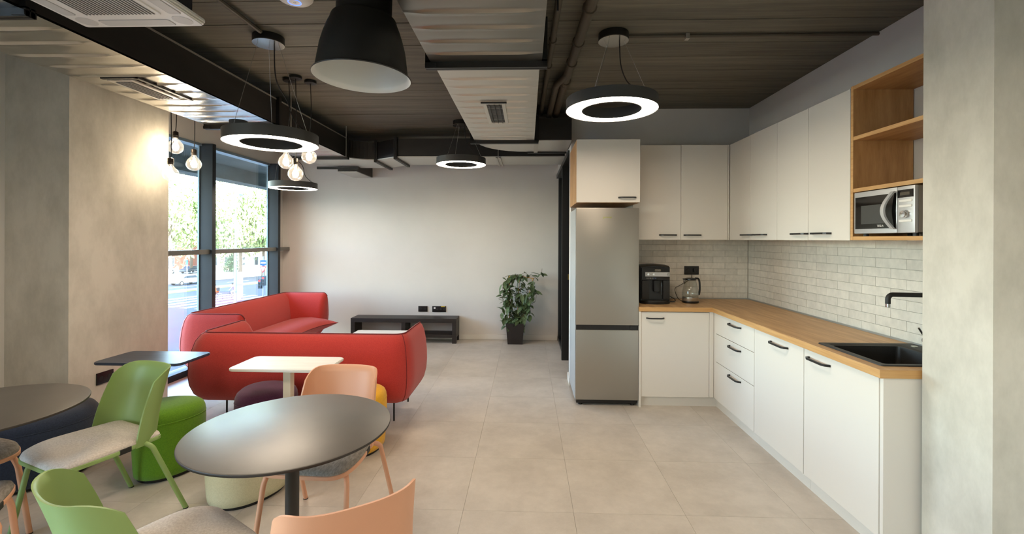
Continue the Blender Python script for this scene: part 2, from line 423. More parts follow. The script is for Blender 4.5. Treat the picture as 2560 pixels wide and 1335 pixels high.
G().box(-1.63, .455, 5.59, 6.18, DZ, DZ+.011).build('run_bottom', GALV2, d1, smooth=False)
for x, a, c in ((-1.95, 5.79, 6.47), (-1.63, 5.57, 6.2)):
    b = G(); b.box(x-.018, x-.003, a-.02, c, DZ-.03, DT+.02); b.box(x+.003, x+.018, a-.02, c, DZ-.03, DT+.02); b.build('flange', BLACK, d1, smooth=False)
b = G()
for x in (-.36,): b.box(x-.03, x-.012, 5.56, 6.2, DZ-.02, DZ-.004); b.box(x+.012, x+.03, 5.56, 6.2, DZ-.02, DZ-.004)
b.build('hanger_rail', WIRE, d1, smooth=False)
for x, y in ((-.36, 5.58), (-.36, 6.19), (-2.22, 5.5), (-2.22, 4.2), (-2.89, 4.2)): G().tube([(x, y, DZ-.01), (x, y, CZ)], .005, 6).build('hanger_rod', WIRE, d1)
# return branch into the back wall
G().box(-2.66, -2.38, 6.3, 6.92, 2.47, 2.70).build('branch_duct', BLACKD, d1, smooth=False)
G().box(-2.655, -2.385, 6.3, 6.915, 2.462, 2.471).build('branch_bottom', GALV2, d1, smooth=False)
b = G(); b.box(-2.95, -2.36, 6.28, 6.30, 2.50, 2.535); b.build('flange', BLACK, d1, smooth=False)
# linear grille in the left duct
def grille(parent, x0, x1, y0, y1, z, n, along_y):
    b = G(); f = .028
    for a in ((x0, x0+f, y0, y1), (x1-f, x1, y0, y1), (x0+f, x1-f, y0, y0+f), (x0+f, x1-f, y1-f, y1)): b.box(a[0], a[1], a[2], a[3], z-.006, z+.004, .0015, 1)
    g = b.build('grille', GALV2 if n > 3 else GALVM, parent)
    b = G().box(x0+f, x1-f, y0+f, y1-f, z-.001, z+.001); b.build('grille_back', BLACKD, g, smooth=False)
    for k in range(n):
        b = G()
        if along_y:
            x = x0+f+(x1-x0-2*f)*(k+.5)/n; b.box(x-.0025, x+.0025, y0+f, y1-f, z-.012, z-.001)
        else:
            yy = y0+f+(y1-y0-2*f)*(k+.5)/n; b.box(x0+f, x1-f, yy-.0025, yy+.0025, z-.010, z-.001)
        b.build('slat', GPLAS if n > 3 else BLACK, g, smooth=False)
    return g
grille(d1, -2.67, -2.50, 2.80, 3.20, DZ-.008, 5, True)
b = G(); b.box(-2.68, -2.44, 2.765, 2.785, DZ-.014, DZ-.004); b.box(-2.455, -2.435, 2.765, 3.24, DZ-.014, DZ-.004); b.build('grille_seal', BLACK, d1, smooth=False)
# middle duct
d2 = thing('air_duct', 'silver ribbed duct hanging from the middle of the ceiling with a small square grille', 'duct', (0, 0, 0))
mx0, mx1 = -.556, .08
G().box(mx0, mx1, -2.8, 2.6, DZ+.012, DT).build('duct_body', BLACKD, d2, smooth=False)
G().box(mx0+.012, mx1-.012, 2.6, 4.66, DZ+.012, DT).build('duct_body', BLACKD, d2, smooth=False)
duct_sheet(mx0, mx1, -2.8, 2.585, [2.467-.152*k for k in range(34)], DZ, 11).build('bottom_sheet', mat('galvanised_sheet_satin', (152, 149, 142), .34, 1), d2)
duct_sheet(mx0+.012, mx1-.012, 2.615, 4.645, [2.673, 2.86, 3.01, 3.175, 3.33, 3.48, 3.64, 3.79, 3.95, 4.12, 4.27, 4.45, 4.58], DZ, 13).build('bottom_sheet', GALVM, d2)
flange(d2, mx0, mx1, 2.6, DZ, DT); flange(d2, mx0, mx1, 4.655, DZ, DT)
grille(d2, -.335, -.165, 3.34, 3.92, DZ-.008, 3, True)
b = G()
for k in range(16): b.box(-.305, -.195, 3.38+k*.032, 3.383+k*.032, DZ-.010, DZ-.003)
b.build('grille_bars', BLACKD, d2, smooth=False)
b = G(); b.box(-.345, -.155, 3.325, 3.34, DZ-.016, DZ-.002); b.build('grille_seal', BLACK, d2, smooth=False)
# elbow that turns into the partition wall
el = [(mx1, 4.67), (.45, 4.67+.0), (.45, 5.26), (.06, 5.26)] + [(-.0-.53*math.sin(math.radians(a)), 4.72+.54*math.cos(math.radians(a))) for a in range(0, 86, 12)] + [(mx0, 4.67)]
G().prism(el, DZ+.008, DT).build('duct_elbow', BLACKD, d2, smooth=False)
G().prism(el, DZ, DZ+.007).build('elbow_bottom', GALV2, d2, smooth=False)
b = G(); b.box(.07, .115, 4.69, 5.27, DZ-.012, DZ-.002); b.build('hanger_rail', WIRE, d2, smooth=False)
b = G(); b.box(.0, .45, 5.262, 5.28, DZ-.02, DZ+.02); b.build('flange', BLACK, d2, smooth=False)
for x, y in ((mx1+.05, 2.0), (mx0-.03, 2.6), (mx1+.03, 4.66)): G().tube([(x, y, DZ-.01), (x, y, CZ)], .005, 6).build('hanger_rod', BLACK, d2)

# ------------------------------------------------------------------ ceiling pipes
def pipe(name, label, path, r, col=.0, clips=()):
    p = tag(bpy.data.objects.new(name, None), label, 'pipe'); COL.objects.link(p)
    G().tube(path, r, 12).build('pipe_run', PIPE, p)
    for c, d in clips:
        c = Vector(c); d = Vector(d).normalized()
        G().tube([c-d*.012, c+d*.012], r+.008, 12).build('pipe_collar', PIPE, p)
    return p
pipe('ceiling_pipe', 'thin dark painted pipe under the ceiling beside the middle duct', [(.20, -1.5, 2.86), (.172, 2.5, 2.86), (.14, 4.85, 2.86)], .02, clips=[((.158, 3.5, 2.86), (0, 1, 0)), ((.165, 3.05, 2.86), (0, 1, 0))])
pp = pipe('drain_pipe', 'thick dark painted forked pipe under the ceiling near the kitchen', [(.40, -1.5, 2.845), (.352, 2.5, 2.845), (.31, 3.9, 2.845), (.295, 4.85, 2.845)], .034, clips=[((.349, 2.6, 2.845), (0, 1, 0)), ((.335, 3.05, 2.845), (0, 1, 0)), ((.325, 3.4, 2.845), (0, 1, 0)), ((.31, 3.85, 2.845), (0, 1, 0))])
G().tube(catmull([(.318, 3.62, 2.845), (.285, 3.72, 2.835), (.25, 3.80, 2.83), (.237, 3.95, 2.83), (.225, 4.85, 2.83)], 5), .028, 12).build('branch_pipe', PIPE, pp)
G().tube([(.318, 3.78, 2.845), (.316, 3.88, 2.845)], .042, 12).build('pipe_collar', PIPE, pp)
b = G().tube([(.66, 3.08, 2.893), (2.31, 3.08, 2.893)], .011, 8)
c = tag(b.build('conduit', PIPE), 'thin dark conduit along the ceiling from kitchen ring lamp to right wall', 'conduit')
G().box(1.05, 1.075, 3.06, 3.10, 2.87, 2.905).build('conduit_clip', WIRE, c)
b = G().tube([(-1.77, .4, 2.885), (-1.755, 2.93, 2.885)], .014, 8)
tag(b.build('conduit', PIPE), 'short painted conduit running into the canopy of the left ring lamp', 'conduit')

# ------------------------------------------------------------------ ring lamps
def ring_lamp(label, x, y, z, cx, cy, r=.3, h=.075, group=None, box=False, emit=LED):
    t = thing('ring_pendant_lamp', label, 'lamp', (x, y, z))
    ri = r*.66
    b = G(); b.lathe([(r, .004), (r+.002, 0), (r+.002, h), (ri-.004, h), (ri-.004, 0), (ri-.001, .002), (ri-.001, .006), (r, .006)], seg=72); b.build('ring_body', RINGM, t)
    b = G(); b.lathe([(ri, .003), (r-.001, .003)], seg=72); o = b.build('diffuser', emit, t, smooth=False, recalc=False)
    for p in o.data.polygons: pass
    if o.data.polygons[0].normal.z > 0: o.data.flip_normals()
    top = CZ-z
    b = G(); b.cyl((cx-x, cy-y), .1, top-.05, top, 32, .003); can = b.build('canopy', BLACK, t)
    b = G(); b.cyl((cx-x, cy-y), .1, top-.053, top-.05, 32); b.build('canopy_plate', CANCH, can)
    for k in range(3):
        a = PI/2 + k*2*PI/3 + .5
        b = G().tube([(r*.85*math.cos(a), r*.85*math.sin(a), h), (cx-x+.07*math.cos(a), cy-y+.07*math.sin(a), top-.05)], .0013, 5); b.build('suspension_wire', WIRE, t)
    a = .2
    b = G().tube(catmull([(cx-x+.04, cy-y, top-.05), (cx-x+.05, cy-y+.005, top*.6), (.10, .02, top*.42), (r*.5, .03, h+.09), (r*.84, .05, h)], 6), .004, 6); b.build('cable', CORD, t)
    if box:
        b = G().cyl((-.243, .01), .06, h, h+.093, 24, .003); b.build('driver_box', RINGM, t)
    return t
ring_lamp('large dark grey ring lamp hanging left, just in front of the bare bulb cluster', -1.785, 3.12, 2.185, -1.77, 3.05, box=True)
ring_lamp('dark grey ring lamp hanging in the kitchen before the fridge cabinet', .56, 3.07, 2.393, .57, 3.06)
ring_lamp('dark grey ring lamp near the back wall above the tv bench', -.775, 5.3, 2.395, -.775, 5.3, r=.285)
ring_lamp('dark grey ring lamp hanging low beside the window mullion, behind the bare bulbs', -3.0, 5.74, 2.165, -3.09, 5.74, r=.285)
ring_lamp('added ring lamp out of view behind the seating, left one', -1.9, .85, 2.39, -1.9, .85)  # added fill lamp outside the frame, brightens the left chairs and poufs
ring_lamp('added ring lamp out of view behind the seating, right one', .95, .45, 2.39, .95, .45)  # added out of view to light the right column and cabinets
ring_lamp('added ring lamp out of view behind the seating, middle one', -.55, .3, 2.39, -.55, .3)  # unseen extra lamp, lifts the dark front left corner
ring_lamp('added ring lamp out of view towards the rear wall', -1.0, -2.0, 2.39, -1.0, -2.0)  # unseen extra lamp, added as fill light from behind the camera
# ------------------------------------------------------------------ bare bulbs
def bulb_lamp(label, x, y, z, top, cx, cy, group, can=True, r=.0625):
    t = thing('bulb_pendant_lamp', label, 'lamp', (x, y, z), 0, group)
    pr = [(r*math.sin(a), -r*math.cos(a)) for a in [PI*k/16 for k in range(0, 13)]] + [(.030, r*.98), (.021, r*1.15), (.0185, r*1.35)]
    b = G(); b.lathe(pr, seg=24); b.build('glass_bulb', BULBG, t)
    b = G(); b.lathe([(.001, -.034), (.014, -.03), (.024, -.012), (.025, .008), (.018, .028), (.006, .042), (.004, .07)], seg=12); b.build('filament', FILA, t)
    b = G(); b.lathe([(.019, r*1.3), (.0225, r*1.36), (.0225, r*1.6), (.0245, r*1.66), (.0225, r*1.72), (.0225, r*2.15), (.012, r*2.25), (.004, r*2.3)], seg=20, cap=True)
    s = b.build('lamp_socket', mat('socket_bronze', (66, 60, 54), .35, .7), t)
    b = G().tube(catmull([(0, 0, r*2.25), (.004, .002, r*2.25+.06), (cx-x+.008, cy-y, (top-z)*.55), (cx-x, cy-y, top-z-.02)], 6), .0035, 6); b.build('cord', CORD, t)
    if can:
        b = G(); b.cyl((cx-x, cy-y), .05, top-z-.022, top-z, 24, .002); b.build('canopy', BLACK, t)
    return t
g1 = None
bulb_lamp('clear globe bulb on a cord beside the concrete column, highest of its three', -3.16, 3.985, 2.345, CZ, -3.16, 3.985, g1)
bulb_lamp('clear globe bulb on a cord, right one of three by the column', -3.10, 4.13, 2.215, CZ, -3.10, 4.13, g1)
bulb_lamp('clear globe bulb hanging lowest of the three right beside the column face', -3.08, 3.83, 2.08, CZ, -3.10, 3.85, g1)
bulb_lamp('clear globe bulb under the left ring lamp, left one of its three', -2.12, 3.93, 2.20, CZ, -2.06, 3.86, g1)
bulb_lamp('clear globe bulb under the left ring lamp, right one of its three', -1.915, 3.93, 2.245, CZ, -1.90, 3.92, g1)
bulb_lamp('clear globe bulb under the left ring lamp, lowest of its three', -2.035, 3.93, 2.095, CZ, -1.97, 3.80, g1)
# ------------------------------------------------------------------ black dome pendant
t = thing('dome_pendant_lamp', 'big black metal dome pendant lamp hanging close at the ceiling', 'lamp', (-.79, 2.15, 2.3))
b = G(); b.lathe([(.226, -.004), (.229, 0), (.226, .004), (.214, .008), (.212, .02), (.205, .07), (.196, .13), (.183, .18), (.168, .225), (.155, .255), (.152, .268), (.149, .274), (.13, .283), (.128, .29), (.128, .46), (.10, .475), (.02, .48), (.015, .5)], seg=64); b.build('shade', PENDB, t)
b = G(); b.lathe([(.226, -.0035), (.211, .01), (.208, .022), (.201, .07), (.192, .13), (.179, .18), (.164, .225), (.15, .25), (.05, .262), (.001, .263)], seg=64); o = b.build('shade_lining', PENDI, t)
b = G().tube([(0, 0, .48), (-.012, 0, CZ-2.3)], .005, 8); b.build('cord', CORD, t)
t.rotation_euler = (0, math.radians(1.4), 0)
# ------------------------------------------------------------------ AC cassette, access point
t = thing('ceiling_air_conditioner', 'white ceiling cassette air conditioner with louvred intake', 'air conditioner', (-1.76, 1.76, 2.50))
a = .285
b = G(); b.prism(rrect(-a, a, -a, a, .02), .012, .03, .004); b.prism(rrect(-a+.004, a-.004, -a+.004, a-.004, .02), .0, .014, .006); b.build('panel', WPLAS, t)
b = G().box(-a+.04, a-.04, -a+.04, a-.04, .03, CZ-2.5); b.build('housing', BLACKD, t, smooth=False)
gr = G().prism(rrect(-.175, .175, -.175, .175, .03), -.005, .001, .002).build('intake_grille', WPLAS, t)
for k in range(20):
    x = -.15+.30*k/19
    G().box(x-.0028, x+.0028, -.15, .15, -.0075, -.0045).build('slat', mat('grille_gap', (96, 94, 92), .7), gr, smooth=False)
for k, (cx, cy, w, h) in enumerate(((0, .235, .32, .05), (0, -.235, .32, .05), (.235, 0, .05, .32), (-.235, 0, .05, .32))):
    G().prism(rrect(cx-w/2, cx+w/2, cy-h/2, cy+h/2, .012), -.002, .001).build('air_flap', mat('flap_grey', (196, 193, 188), .45), t)
    G().prism(rrect(cx-w/2-.003, cx+w/2+.003, cy-h/2-.003, cy+h/2+.003, .013), -.0008, .0012).build('flap_gap', GPLAS, t)
for sx in (-1, 1):
    for sy in (-1, 1):
        G().prism([(sx*(.22+.04*math.cos(q))-.0*sx, sy*(.22+.04*math.sin(q))) for q in [2*PI*k/16 for k in range(16)]], -.001, .001).build('corner_cover', mat('flap_grey', (196, 193, 188), .45), t)
t = thing('wireless_access_point', 'round white ceiling access point with a blue ring light', 'access point', (-1.32, 2.53, CZ))
b = G(); b.lathe([(.0, -.043), (.03, -.0425), (.06, -.038), (.085, -.028), (.098, -.014), (.1, -.004), (.1, 0)], seg=48); b.build('disc_body', WPLAS, t)
b = G(); b.lathe([(.031, -.0425), (.032, -.0440), (.035, -.0438), (.036, -.0415)], seg=48); b.build('light_ring', BLUEL, t)
text('logo', 'u', .03, GPLAS, t, (0, 0, -.0435), (PI, 0, 0))
G().box(.095, .112, -.012, .012, -.012, -.002, .002).build('lock_tab', WPLAS, t)

# ------------------------------------------------------------------ kitchen
def handle(parent, axis, a0, a1, face, z, m=BLACK):
    # bar handle standing off a front; axis 'x': front faces -Y at y=face; axis 'y': front faces -X at x=face
    b = G(); d = .032
    pr = [(a0, 0), (a0+.012, -d*.75), (a0+.03, -d), (a1-.03, -d), (a1-.012, -d*.75), (a1, 0)]
    hw = .006
    def P(a, o, zz): return (a, face+o, zz) if axis == 'x' else (face+o, a, zz)
    rings = []
    for i, (a, o) in enumerate(pr):
        q = pr[min(i+1, 5)][0]-pr[max(i-1, 0)][0], pr[min(i+1, 5)][1]-pr[max(i-1, 0)][1]
        L = math.hypot(*q); nx, no = -q[1]/L*.005, q[0]/L*.005
        rings.append([P(a+nx, o+no, z-hw), P(a+nx, o+no, z+hw), P(a-nx, o-no, z+hw), P(a-nx, o-no, z-hw)])
    b.loft(rings)
    return b.build('handle', m, parent, smooth=False)
def front(name, parent, x0, x1, y0, y1, z0, z1, m=CABW):
    return G().box(x0, x1, y0, y1, z0, z1, .0015, 1).build(name, m, parent)
k = thing('base_cabinet', 'white base cabinet right of the fridge with one broad door', 'cabinet')
b = G(); b.box(1.028, 1.70, 4.222, 4.82, .1, .874); b.box(1.024, 1.042, 4.19, 4.82, 0, .874); b.build('cabinet_body', CABW, k, smooth=False)
d = front('door', k, 1.045, 1.658, 4.20, 4.22, .095, .868); handle(d, 'x', 1.094, 1.25, 4.2, .814)
front('filler_strip', k, 1.661, 1.699, 4.202, 4.22, .095, .874)
G().box(1.042, 1.742, 4.246, 4.262, 0, .094).build('plinth', CABW, k, smooth=False)
k = thing('base_cabinet', 'white base cabinet with three stacked drawers at the worktop corner', 'cabinet')
b = G(); b.box(1.722, 2.30, 3.464, 4.245, .1, .874); b.build('cabinet_body', CABW, k, smooth=False)
for z0, z1, hz in ((.689, .868, .83), (.437, .685, .645), (.095, .433, .40)):
    d = front('drawer', k, 1.70, 1.72, 3.466, 4.153, z0, z1); handle(d, 'y', 3.67, 3.87, 1.70, hz)
front('filler_strip', k, 1.702, 1.72, 4.156, 4.218, .095, .874)
G().box(1.742, 1.758, 3.464, 4.262, 0, .094).build('plinth', CABW, k, smooth=False)
for nm, y0, y1, h0, h1 in (('white base cabinet with one door between the drawers and the sink', 2.854, 3.462, 3.02, 3.225), ('white base cabinet with one door under the black sink', 2.255, 2.852, 2.608, 2.80)):
    k = thing('base_cabinet', nm, 'cabinet')
    b = G(); b.box(1.722, 2.30, y0, y1, .1, .70); b.box(1.722, 1.74, y0, y1, .1, .874)
    if y0 < 2.5: b.box(1.703, 2.30, 2.232, 2.252, 0, .874)
    b.build('cabinet_body', CABW, k, smooth=False)
    d = front('door', k, 1.70, 1.72, y0+.002, y1-.002, .095, .868); handle(d, 'y', h0, h1, 1.70, .826)
    G().box(1.742, 1.758, y0, y1, 0, .094).build('plinth', CABW, k, smooth=False)
# worktop with a sink cut-out
t = thing('worktop', 'oak worktop running in an L over the white base cabinets', 'worktop')
b = G(); z0, z1 = .875, .915
b.prism([(1.022, 4.187), (1.68, 4.187), (1.68, 2.765), (2.309, 2.765), (2.309, 4.829), (1.022, 4.829)], z0, z1, .003)
b.box(1.68, 1.745, 2.222, 2.766, z0, z1); b.box(1.745, 2.27, 2.222, 2.30, z0, z1); b.box(2.27, 2.309, 2.222, 2.766, z0, z1)
b.build('worktop_slab', OAK, t, smooth=False)
b = G(); b.box(1.679, 1.68, 2.2215, 4.187, z0+.001, z1-.003); b.box(1.022, 1.68, 4.186, 4.187, z0+.001, z1-.003); b.box(1.679, 2.309, 2.2205, 2.222, z0, z1-.001); b.build('edge_band', OAKE, t, smooth=False)
b = G(); b.box(1.03, 2.30, 4.808, 4.822, z1, z1+.011); b.box(2.287, 2.301, 2.22, 4.82, z1, z1+.011); b.build('wall_joint_strip', mat('aluminium_strip', (170, 172, 170), .35, .6), t, smooth=False)
# backsplash tiles
def tiles(parent, rot, n0, length, seed):
    rq = random.Random(seed); L = .2475; H = .0625; proto = None; pb = None
    for r in range(10):
        off = -(.0 if r % 2 else .121) - rq.choice((0, .0))
        a = off
        while a < length:
            s0, s1 = max(a, 0), min(a+L, length)
            if s1-s0 > .012:
                if proto is None:
                    proto = G().box(-.5, .5, 0, .008, -H/2+.0011, H/2-.0011).build('tile', TILE, parent, smooth=False); o = proto
                else: o = inst(proto, parent)
                c = (s0+s1)/2; z = .917+H*(r+.5)
                o.scale = (s1-s0-.0022, 1, 1)
                o.location, o.rotation_euler = n0(c, z), (0, 0, rot)
            a += L
struct('backsplash_grout', 1.03, XR-.004, YK-.004, YK, .90, 1.545, TGROUT, wk)
struct('backsplash_grout', XR-.004, XR, 2.21, YK-.004, .90, 1.545, TGROUT, wr)
tiles(wk, 0, lambda c, z: (1.072+c, YK-.0095+R.uniform(-.0006, .0006), z), 1.225, 3)
tiles(wr, -PI/2, lambda c, z: (XR-.0095+R.uniform(-.0006, .0006), YK-.012-c, z), 2.6, 4)
# wall cabinets
def uppers(label, axis, spans, face, depth, z0, z1, hs, fill=None):
    k = thing('wall_cabinet', label, 'cabinet')
    a0, a1 = spans[0][0], spans[-1][1]; b = G()
    if axis == 'x': b.box(a0, a1, face+.021, face+depth, z0, z1)
    else: b.box(face+.021, face+depth, a0, a1, z0, z1)
    b.build('cabinet_body', CABW, k, smooth=False)
    for (s0, s1), (h0, h1), hz in zip(spans, hs, (z0+.046,)*9):
        if axis == 'x': d = front('door', k, s0+.0015, s1-.0015, face, face+.019, z0, z1)
        else: d = front('door', k, face, face+.019, s0+.0015, s1-.0015, z0, z1)
        handle(d, axis, h0, h1, face, hz)
    return k
uppers('white wall cabinet with two doors above the coffee machine and kettle', 'x', [(1.03, 1.497), (1.497, 1.946)], 4.49, .335, 1.53, 2.455, [(1.29, 1.455), (1.527, 1.69)])
k = uppers('white two-door wall cabinet in the corner over the worktop', 'y', [(3.653, 4.085), (4.085, 4.49)], 1.965, .34, 1.53, 2.455, [(3.80, 4.0), (4.03, 4.23)])
front('filler_strip', k, 1.948, 1.964, 4.494, 4.51, 1.53, 2.455)
uppers('white two-door wall cabinet next to the open oak shelf', 'y', [(2.84, 3.255), (3.255, 3.653)], 1.965, .34, 1.53, 2.455, [(3.01, 3.20), (3.25, 3.44)])
k = thing('wall_cabinet', 'white single-door cabinet with oak side panel above the fridge', 'cabinet')
b = G(); b.box(.45, 1.022, 4.192, 4.828, 1.866, 2.443); b.build('cabinet_body', OAKX, k, smooth=False)
d = front('door', k, .449, 1.023, 4.17, 4.19, 1.868, 2.443); handle(d, 'x', .83, .985, 4.17, 1.912)
# open shelf
k = thing('open_shelf_unit', 'open oak shelf unit on the right wall with the microwave inside', 'shelf')
b = G(); b.box(1.955, 2.305, 2.80, 2.82, 1.532, 2.458); b.build('side_panel', OAKX, k, smooth=False)
for nm, za, zb in (('top_panel', 2.436, 2.458), ('shelf', 2.130, 2.152), ('shelf', 1.818, 1.84), ('bottom_panel', 1.532, 1.554)):
    s = G().box(1.957, 2.305, 2.215, 2.80, za, zb).build(nm, OAKX, k, smooth=False)
    G().box(1.955, 1.957, 2.215, 2.80, za, zb).build('edge_band', OAKE, s, smooth=False)
G().box(1.9535, 1.955, 2.80, 2.82, 1.532, 2.458).build('edge_band', OAKE, k, smooth=False)
# microwave
k = thing('microwave_oven', 'silver microwave oven with bow handle in the open oak shelf', 'microwave', (1.93, 2.545, 1.554))
hw = .211
b = G(); b.box(.02, .33, -hw, hw, .018, .254, .004); b.build('housing', mat('microwave_case', (150, 140, 128), .4, .3), k)
d = G().box(0, .02, -.10, hw, .016, .256, .006).build('door', SILV, k)
G().box(-.002, .002, -.095, hw-.012, .042, .226, .001, 1).build('window', BGLOSS, d)
G().box(-.0028, -.0015, -.02, hw-.06, .07, .175).build('mesh_screen', mat('mesh_grey', (62, 62, 60), .3), d, smooth=False)
pts = [(-.014-.02*math.sin(PI*i/12), -.093+.045*math.sin(PI*i/12), .036+.198*i/12) for i in range(13)]
b = G(); b.loft([[(x-.005, y-.011, z), (x-.005, y+.011, z), (x+.006, y+.011, z), (x+.006, y-.011, z)] for x, y, z in pts]); b.build('handle', SILV, d)
text('logo', 'TESLA', .017, WPLAS, d, (-.0028, .008, .056), (PI/2, 0, -PI/2))
p = G().box(0, .02, -hw, -.102, .016, .256, .006).build('control_panel', SILV, k)
G().box(-.001, .001, -hw+.008, -.106, .198, .238).build('display', BGLOSS, p, smooth=False)
G().box(-.0015, .001, -hw+.03, -.122, .21, .225).build('display_window', mat('lcd', (70, 62, 50), .2), p, smooth=False)
for z in (.175, .148, .072):
    G().box(-.003, .001, -hw+.016, -.116, z, z+.012, .001, 1).build('button', WPLAS, p)
b = G(); b.lathe([(.001, 0), (.017, .001), (.019, .006), (.019, .016), (.021, .02)], seg=24); kb = b.build('knob', CHROME, p); kb.rotation_euler = (0, PI/2, 0); kb.location = (-.02, -.157, .112)
b = G()
for x in (.04, .29):
    for y in (-.17, .17): b.cyl((x, y), .013, 0, .018, 12)
b.build('foot', BPLASM, k)
# fridge
k = thing('refrigerator', 'tall silver grey two-door fridge freezer', 'fridge', (.449, 4.2, 0))
b = G(); b.box(.002, .572, .055, .60, .035, 1.815, .004); b.build('housing', STEELS, k)
d = G().box(0, .574, 0, .052, .745, 1.82, .006).build('door', STEEL, k)
text('logo', 'gorenje', .026, mat('logo_olive', (150, 160, 40), .4), d, (.285, -.001, 1.735), (PI/2, 0, 0))
G().box(0, .574, 0, .052, .058, .70, .006).build('freezer_door', STEEL, k)
b = G(); b.box(.006, .568, .012, .06, .70, .745); b.box(.5, .55, .004, .012, .71, .738); b.build('grip_recess', BPLAS, k, smooth=False)
b = G(); b.box(.01, .564, .03, .58, .02, .058); b.cyl((.05, .06), .02, 0, .02, 12); b.cyl((.53, .06), .02, 0, .02, 12); b.cyl((.05, .55), .02, 0, .02, 12); b.cyl((.53, .55), .02, 0, .02, 12); b.build('base_grille', BPLAS, k)
# coffee machine
k = thing('coffee_machine', 'black automatic coffee machine with silver control strip', 'coffee machine', (1.235, 4.42, .915))
b = G(); top = [(-.135, .0, .335), (.135, .0, .335)]
rings = []
for y, zt in ((.012, .348), (.05, .362), (.18, .366), (.33, .352), (.345, .34)):
    rings.append([(-.138+.276*i/8, y, zt+.012*math.sin(PI*i/8)) for i in range(9)] + [(.138, y, .02), (-.138, y, .02)])
b.loft(rings); b.build('housing', BPLAS, k)
G().box(-.132, .134, -.004, .02, .225, .345, .008).build('control_head', BPLAS, k)
st = G().box(-.1, .134, -.009, .0, .262, .303, .001, 1).build('silver_strip', SILV, k)
for x in (-.074, -.024):
    b = G(); b.lathe([(.001, 0), (.01, 0), (.011, .012)], seg=16); o = b.build('knob', CHROME, st); o.rotation_euler = (PI/2, 0, 0); o.location = (x, -.021, .283); o.rotation_euler = (-PI/2, 0, 0)
b = G(); b.lathe([(.001, 0), (.013, 0), (.015, .012)], seg=18); o = b.build('steam_knob', CHROME, st); o.rotation_euler = (-PI/2, 0, 0); o.location = (.118, -.021, .285)
lg = G().prism(rrect(-.028, .028, -.009, .009, .0088), 0, .001).build('logo_plate', mat('logo_gold', (206, 190, 150), .4), k); lg.rotation_euler = (PI/2, 0, 0); lg.location = (.02, -.0045, .322)
lp = G().prism(rrect(-.026, .026, -.0075, .0075, .0073), 0, .0012).build('logo_field', mat('logo_navy', (30, 30, 40), .4), k); lp.rotation_euler = (PI/2, 0, 0); lp.location = (.02, -.0048, .322)
text('logo', "De'Longhi", .0095, WPLAS, k, (.02, -.0064, .322), (PI/2, 0, 0), .0003)
for x in (-.082, -.064, -.048, -.034, -.018, .0): G().box(x-.003, x+.003, -.006, -.003, .243, .248).build('indicator', WPLAS if x < -.02 else mat('indicator_blue', (130, 160, 230), .4), k, smooth=False)
for xa, xb in ((-.132, -.06), (.068, .134)): G().box(xa, xb, -.012, .02, .04, .225, .014).build('front_pillar', BPLASM, k)
b = G(); b.box(-.022, .03, -.03, .02, .12, .225, .006); b.cyl((-.008, -.018), .005, .105, .122, 10); b.cyl((.02, -.018), .005, .105, .122, 10); b.build('coffee_spout', BPLAS, k)
b = G(); b.tube(catmull([(.055, -.006, .222), (.05, -.03, .212), (.048, -.034, .15), (.05, -.032, .09)], 5), .005, 8); b.build('steam_wand', BPLAS, k)
b = G(); tr = [(.145*math.cos(a), .03-.085*math.sin(a)) for a in [PI*i/16 for i in range(17)]]
b.prism(tr[::-1], 0, .03, .004); b.build('drip_tray', BPLAS, k)
b = G(); b.prism([(x*.93, y) for x, y in tr[::-1]], .03, .033); b.build('tray_grate', mat('tray_metal', (90, 88, 84), .25, .8), k)
b = G(); b.box(.095, .18, -.02, -.005, .018, .024); b.build('tray_lip', BPLASM, k, smooth=False)
# kettle
k = thing('electric_kettle', 'glass electric kettle with black handle and steel base', 'kettle', (1.60, 4.52, .915))
b = G(); b.lathe([(.076, 0), (.079, .004), (.079, .018), (.074, .02)], seg=32, cap=True); b.build('power_base', BPLAS, k)
b = G(); b.lathe([(.074, .02), (.0755, .023), (.0755, .058), (.072, .06)], seg=32, cap=True); b.build('steel_collar', mat('brushed_steel', (190, 186, 178), .25, .9), k)
b = G(); b.lathe([(.072, .06), (.078, .072), (.077, .095), (.072, .13), (.063, .17), (.055, .205), (.051, .225)], seg=32); b.build('glass_jug', KGLASS, k)
b = G(); b.lathe([(.054, .222), (.056, .228), (.054, .236), (.03, .243), (.001, .244)], seg=32); b.box(-.068, -.04, -.02, .02, .224, .236, .004); b.build('lid', BPLAS, k)
b = G(); b.tube(catmull([(.045, 0, .237), (.075, 0, .235), (.088, 0, .21), (.092, 0, .16), (.09, 0, .11), (.083, 0, .075)], 5), [.009]*26, 10); b.build('handle', BPLAS, k)
b = G(); b.tube(catmull([(-.056, -.02, .222), (-.06, -.012, .195), (-.052, 0, .185), (-.06, .012, .195), (-.056, .02, .222)], 5), .0025, 6); b.build('spout_filter', BPLASM, k)
b = G().tube(catmull([(1.53, 4.56, .925), (1.51, 4.62, .95), (1.51, 4.7, 1.03), (1.6, 4.80, 1.06), (1.70, 4.805, 1.12), (1.715, 4.80, 1.175)], 8), .003, 6)
tag(b.build('kettle_cord', CORD), 'black kettle cord rising to the black wall socket', 'cord')
b = G().tube(catmull([(1.375, 4.70, 1.02), (1.42, 4.66, .975), (1.48, 4.62, .935), (1.47, 4.58, .922), (1.42, 4.57, .92), (1.375, 4.62, .921)], 8), .0032, 6)
tag(b.build('power_cord', CORD), 'black power cord hanging beside the coffee machine', 'cord')
